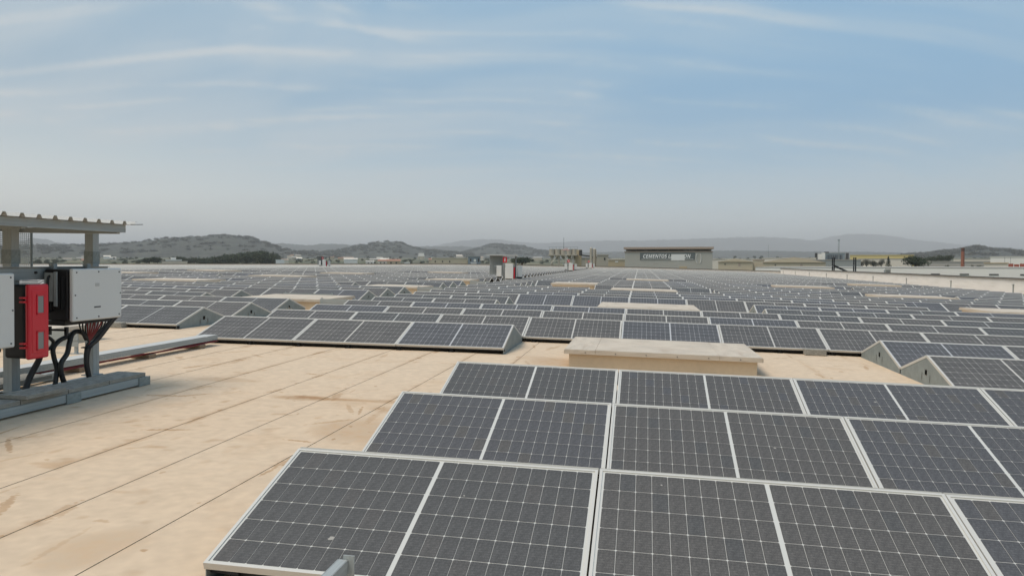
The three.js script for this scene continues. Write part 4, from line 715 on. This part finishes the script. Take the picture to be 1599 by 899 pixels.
{ // roof access stair beyond the side parapet
  const g = group('access_stair', 25.6, roofY(XR) + 0.45, -107.8); tag(g, 'black steel stair with tall posts crossing the white parapet', 'stair');
  for (const [x, z] of [[0, 0], [0, -0.9], [2.7, 0], [2.7, -0.9]]) mesh('post', box(0.14, 2.9, 0.14, x, 1.0, z), M.black, g);
  for (const z of [0, -0.9]) { const q = new THREE.BoxGeometry(3.0, 0.16, 0.06); q.rotateZ(-0.45); q.translate(1.35, 0.75, z); mesh('stringer', q, M.black, g); const r = new THREE.BoxGeometry(2.7, 0.05, 0.05); r.translate(1.35, 1.4, z); mesh('handrail', r, M.galv, g); }
  for (let k = 0; k < 6; k++) mesh('step', box(0.25, 0.03, 0.84, 0.4 + k * 0.42, 1.18 - k * 0.2, -0.45), M.galv, g);
  mesh('platform', box(0.5, 0.04, 0.9, 0.1, 1.3, -0.45), M.galv, g);
  mesh('bracket_arm', [box(1.2, 0.08, 0.08, -0.5, -0.4, 0), box(1.2, 0.08, 0.08, -0.5, -0.4, -0.9), box(0.1, 10.3, 0.1, 2.7, -5.4, 0), box(0.1, 10.3, 0.1, 2.7, -5.4, -0.9)], M.black, g);
}
{ const p = at(1386, 421, 150), g = group('vent_cowl', p.x, -11, p.z); tag(g, 'grey metal vent cowl in front of the white works building', 'vent'); const h = p.y + 11; mesh('duct', box(0.8, h, 0.8, 0, h / 2, 0), B.steel, g); for (let k = 0; k < 5; k++) mesh('louvre_slat', box(0.08, 1.3, 0.12, -0.4 + k * 0.2, h - 0.2, 0.46), B.greyroof, g); }

// ------------------------------------------------------------------ trees
const leafM = [std({ color: new THREE.Color().setRGB(0.035, 0.05, 0.025), roughness: 1, side: THREE.DoubleSide }), std({ color: new THREE.Color().setRGB(0.05, 0.065, 0.035), roughness: 1, side: THREE.DoubleSide }), std({ color: new THREE.Color().setRGB(0.058, 0.062, 0.042), roughness: 1, side: THREE.DoubleSide })];
const barkM = C(0x5b4c3d, 1);
function crown(n, lobes, leaf) {
  const pos = [];
  const v = new THREE.Vector3(), a = new THREE.Vector3(), b = new THREE.Vector3();
  for (let i = 0; i < n; i++) {
    const L = lobes[Math.floor(rnd() * lobes.length)];
    do v.set(rr(-1, 1), rr(-1, 1), rr(-1, 1)); while (v.length() > 1);
    v.normalize().multiplyScalar(Math.pow(rnd(), 0.35) * (0.82 + 0.3 * rnd()));
    v.set(L[0] + v.x * L[3], L[1] + v.y * L[4], L[2] + v.z * L[3]);
    a.set(rr(-1, 1), rr(-1, 1), rr(-1, 1)).normalize().multiplyScalar(leaf * rr(0.6, 1.3)); b.set(rr(-1, 1), rr(-1, 1), rr(-1, 1)).normalize().multiplyScalar(leaf * rr(0.6, 1.3));
    pos.push(v.x, v.y, v.z, v.x + a.x, v.y + a.y, v.z + a.z, v.x + b.x, v.y + b.y, v.z + b.z);
  }
  const g = new THREE.BufferGeometry(); g.setAttribute('position', new THREE.Float32BufferAttribute(pos, 3)); g.setAttribute('uv', new THREE.Float32BufferAttribute(new Float32Array(pos.length / 3 * 2), 2)); g.computeVertexNormals(); return g;
}
function tree(name, label, u, vTop, vBase, wpx, D, mi, kind, grp) {
  const top = at(u, vTop, D), gy = terrY(D) - 0.3, base = Math.min(gy, at(u, vBase, D).y), H = top.y - base, R = wpx * D / FPX / 2, g = group(name, top.x, base, top.z); tag(g, label, 'tree', grp);
  const ch = Math.max(H * 0.35, (vBase - vTop) * D / FPX);
  mesh('trunk', [cyl(R * 0.06 + 0.08, R * 0.09 + 0.14, H * 0.75, 0, H * 0.37, 0, 8)], barkM, g);
  const lobes = kind === 'cypress' ? [0, 1, 2, 3, 4, 5, 6].map(k => [rr(-0.06, 0.06) * R, H - ch * (0.06 + k * 0.14), 0, R * (0.16 + k * 0.135), ch * 0.13]) : kind === 'palm' ? [[0, H - R * 0.6, 0, R, R * 0.7]] : Array.from({ length: 7 }, (_, i) => { const a = i * 2.4, q = i ? 0.55 : 0; return [Math.cos(a) * R * q, H - ch * (0.35 + 0.3 * rnd()), Math.sin(a) * R * q, R * rr(0.42, 0.62), ch * rr(0.26, 0.36)]; });
  mesh('crown', crown(kind === 'palm' ? 300 : 1600, lobes, R * 0.13), leafM[mi], g);
  return g;
}
tree('broad_tree', 'large round dark evergreen tree behind the white works building', 1431, 397, 416, 34, 330, 0);
tree('cypress', 'small pointed dark conifer left of the round evergreen', 1388, 401.5, 416, 12, 330, 0, 'cypress');
for (const [u, v, w] of [[1457, 398, 13], [1470, 396.5, 13], [1482, 397.5, 14]]) tree('broad_tree', 'grey-green tree left of the brick chimney', u, v, 408, w, 560, 1, '', 'trees left of the chimney');
for (const [u, v, w] of [[1344, 403, 12], [1354, 402.5, 11], [1365, 404, 13], [1377, 403, 11]]) tree('palm_tree', 'bushy palm in front of the yellow hall', u, v, 416, w, 480, 2, '', 'palms before the yellow hall');
for (const [u, v, w] of [[232, 400, 18], [245, 399, 14]]) tree('broad_tree', 'dark rounded tree left of the white stepped building', u, v, 411, w, 560, 0, '', 'dark trees by the white building');
tree('poplar', 'slim dark poplar at the right end of the woods', 426, 393, 412, 8, 620, 0, 'cypress');
for (const [u, v, w] of [[284, 400, 22], [302, 401, 18]]) tree('broad_tree', 'dark tree right of the white stepped building', u, v, 411, w, 640, 1, '', 'dark trees right of the white building');
for (const [u, w] of [[1480, 8], [1530, 9], [1520, 6]]) tree('broad_tree', 'low bush at the yard edge near the brick chimney', u, 411.5, 417, w, 350, 1, '', 'bushes near the chimney');
tree('broad_tree', 'dark pine mass behind the corrugated shelter', 815, 400, 411, 34, 400, 0);
{
  const base = crown(420, [[0, 3.2, 0, 3, 2.6], [1.6, 4.2, 0.6, 2, 1.8], [-1.5, 3.8, -0.5, 2.1, 2]], 0.75);
  const spots = [];
  const put = (u, v, D, s) => { const p = at(u, v, D); spots.push([p.x, terrY(D) - 0.8, p.z, Math.max(0.35, (p.y - terrY(D) + 0.8) / 5.6), s]); };
  for (let i = 0; i < 90; i++) { const u = rr(312, 430), t = (u - 312) / 118; put(u, mix(403, 396, sstep(0, 0.55, t)) - (u > 385 && u < 412 ? 3 : 0) + rr(0, 4), rr(600, 760), 1); }
  for (let i = 0; i < 330; i++) { const u = rr(40, 880), D = rr(720, 1900); put(u, mix(408, 401, (D - 720) / 1180) + rr(-2, 2), D, 1); }
  for (let i = 0; i < 120; i++) { const u = rr(1110, 1620), D = rr(800, 1900); put(u, mix(406, 401, (D - 800) / 1100) + rr(-2, 2), D, 1); }
  const im = shade(new THREE.InstancedMesh(base, leafM[1], spots.length)); im.name = numbered('distant_woodland'); const m = new THREE.Matrix4(), q = new THREE.Quaternion();
  spots.forEach(([x, y, z, s], i) => { q.setFromAxisAngle(new THREE.Vector3(0, 1, 0), rr(0, 6.28)); m.compose(new THREE.Vector3(x, y, z), q, new THREE.Vector3(Math.max(s, 0.8), s, Math.max(s, 0.8))); im.setMatrixAt(i, m); });
  scene.add(im); tag(im, 'dark woodland and scrub trees spread over the plain', 'woodland', undefined, 'stuff');
}
{
  const base = crown(90, [[0, 2.6, 0, 4, 2.6], [2.6, 3.2, 0.6, 3, 2], [-2.5, 2.8, -0.5, 3, 2.2]], 1.6);
  const im = shade(new THREE.InstancedMesh(base, leafM[2], hillSpots.length)); im.name = numbered('hillside_woodland'); const m = new THREE.Matrix4(), q = new THREE.Quaternion();
  hillSpots.forEach(([x, y, z, s], i) => { q.setFromAxisAngle(new THREE.Vector3(0, 1, 0), i * 1.7); m.compose(new THREE.Vector3(x, y, z), q, new THREE.Vector3(s * 1.3, s, s * 1.3)); im.setMatrixAt(i, m); });
  scene.add(im); tag(im, 'dark woods and scrub covering the hillsides', 'woodland', undefined, 'stuff');
}
renderer.render(scene, camera);
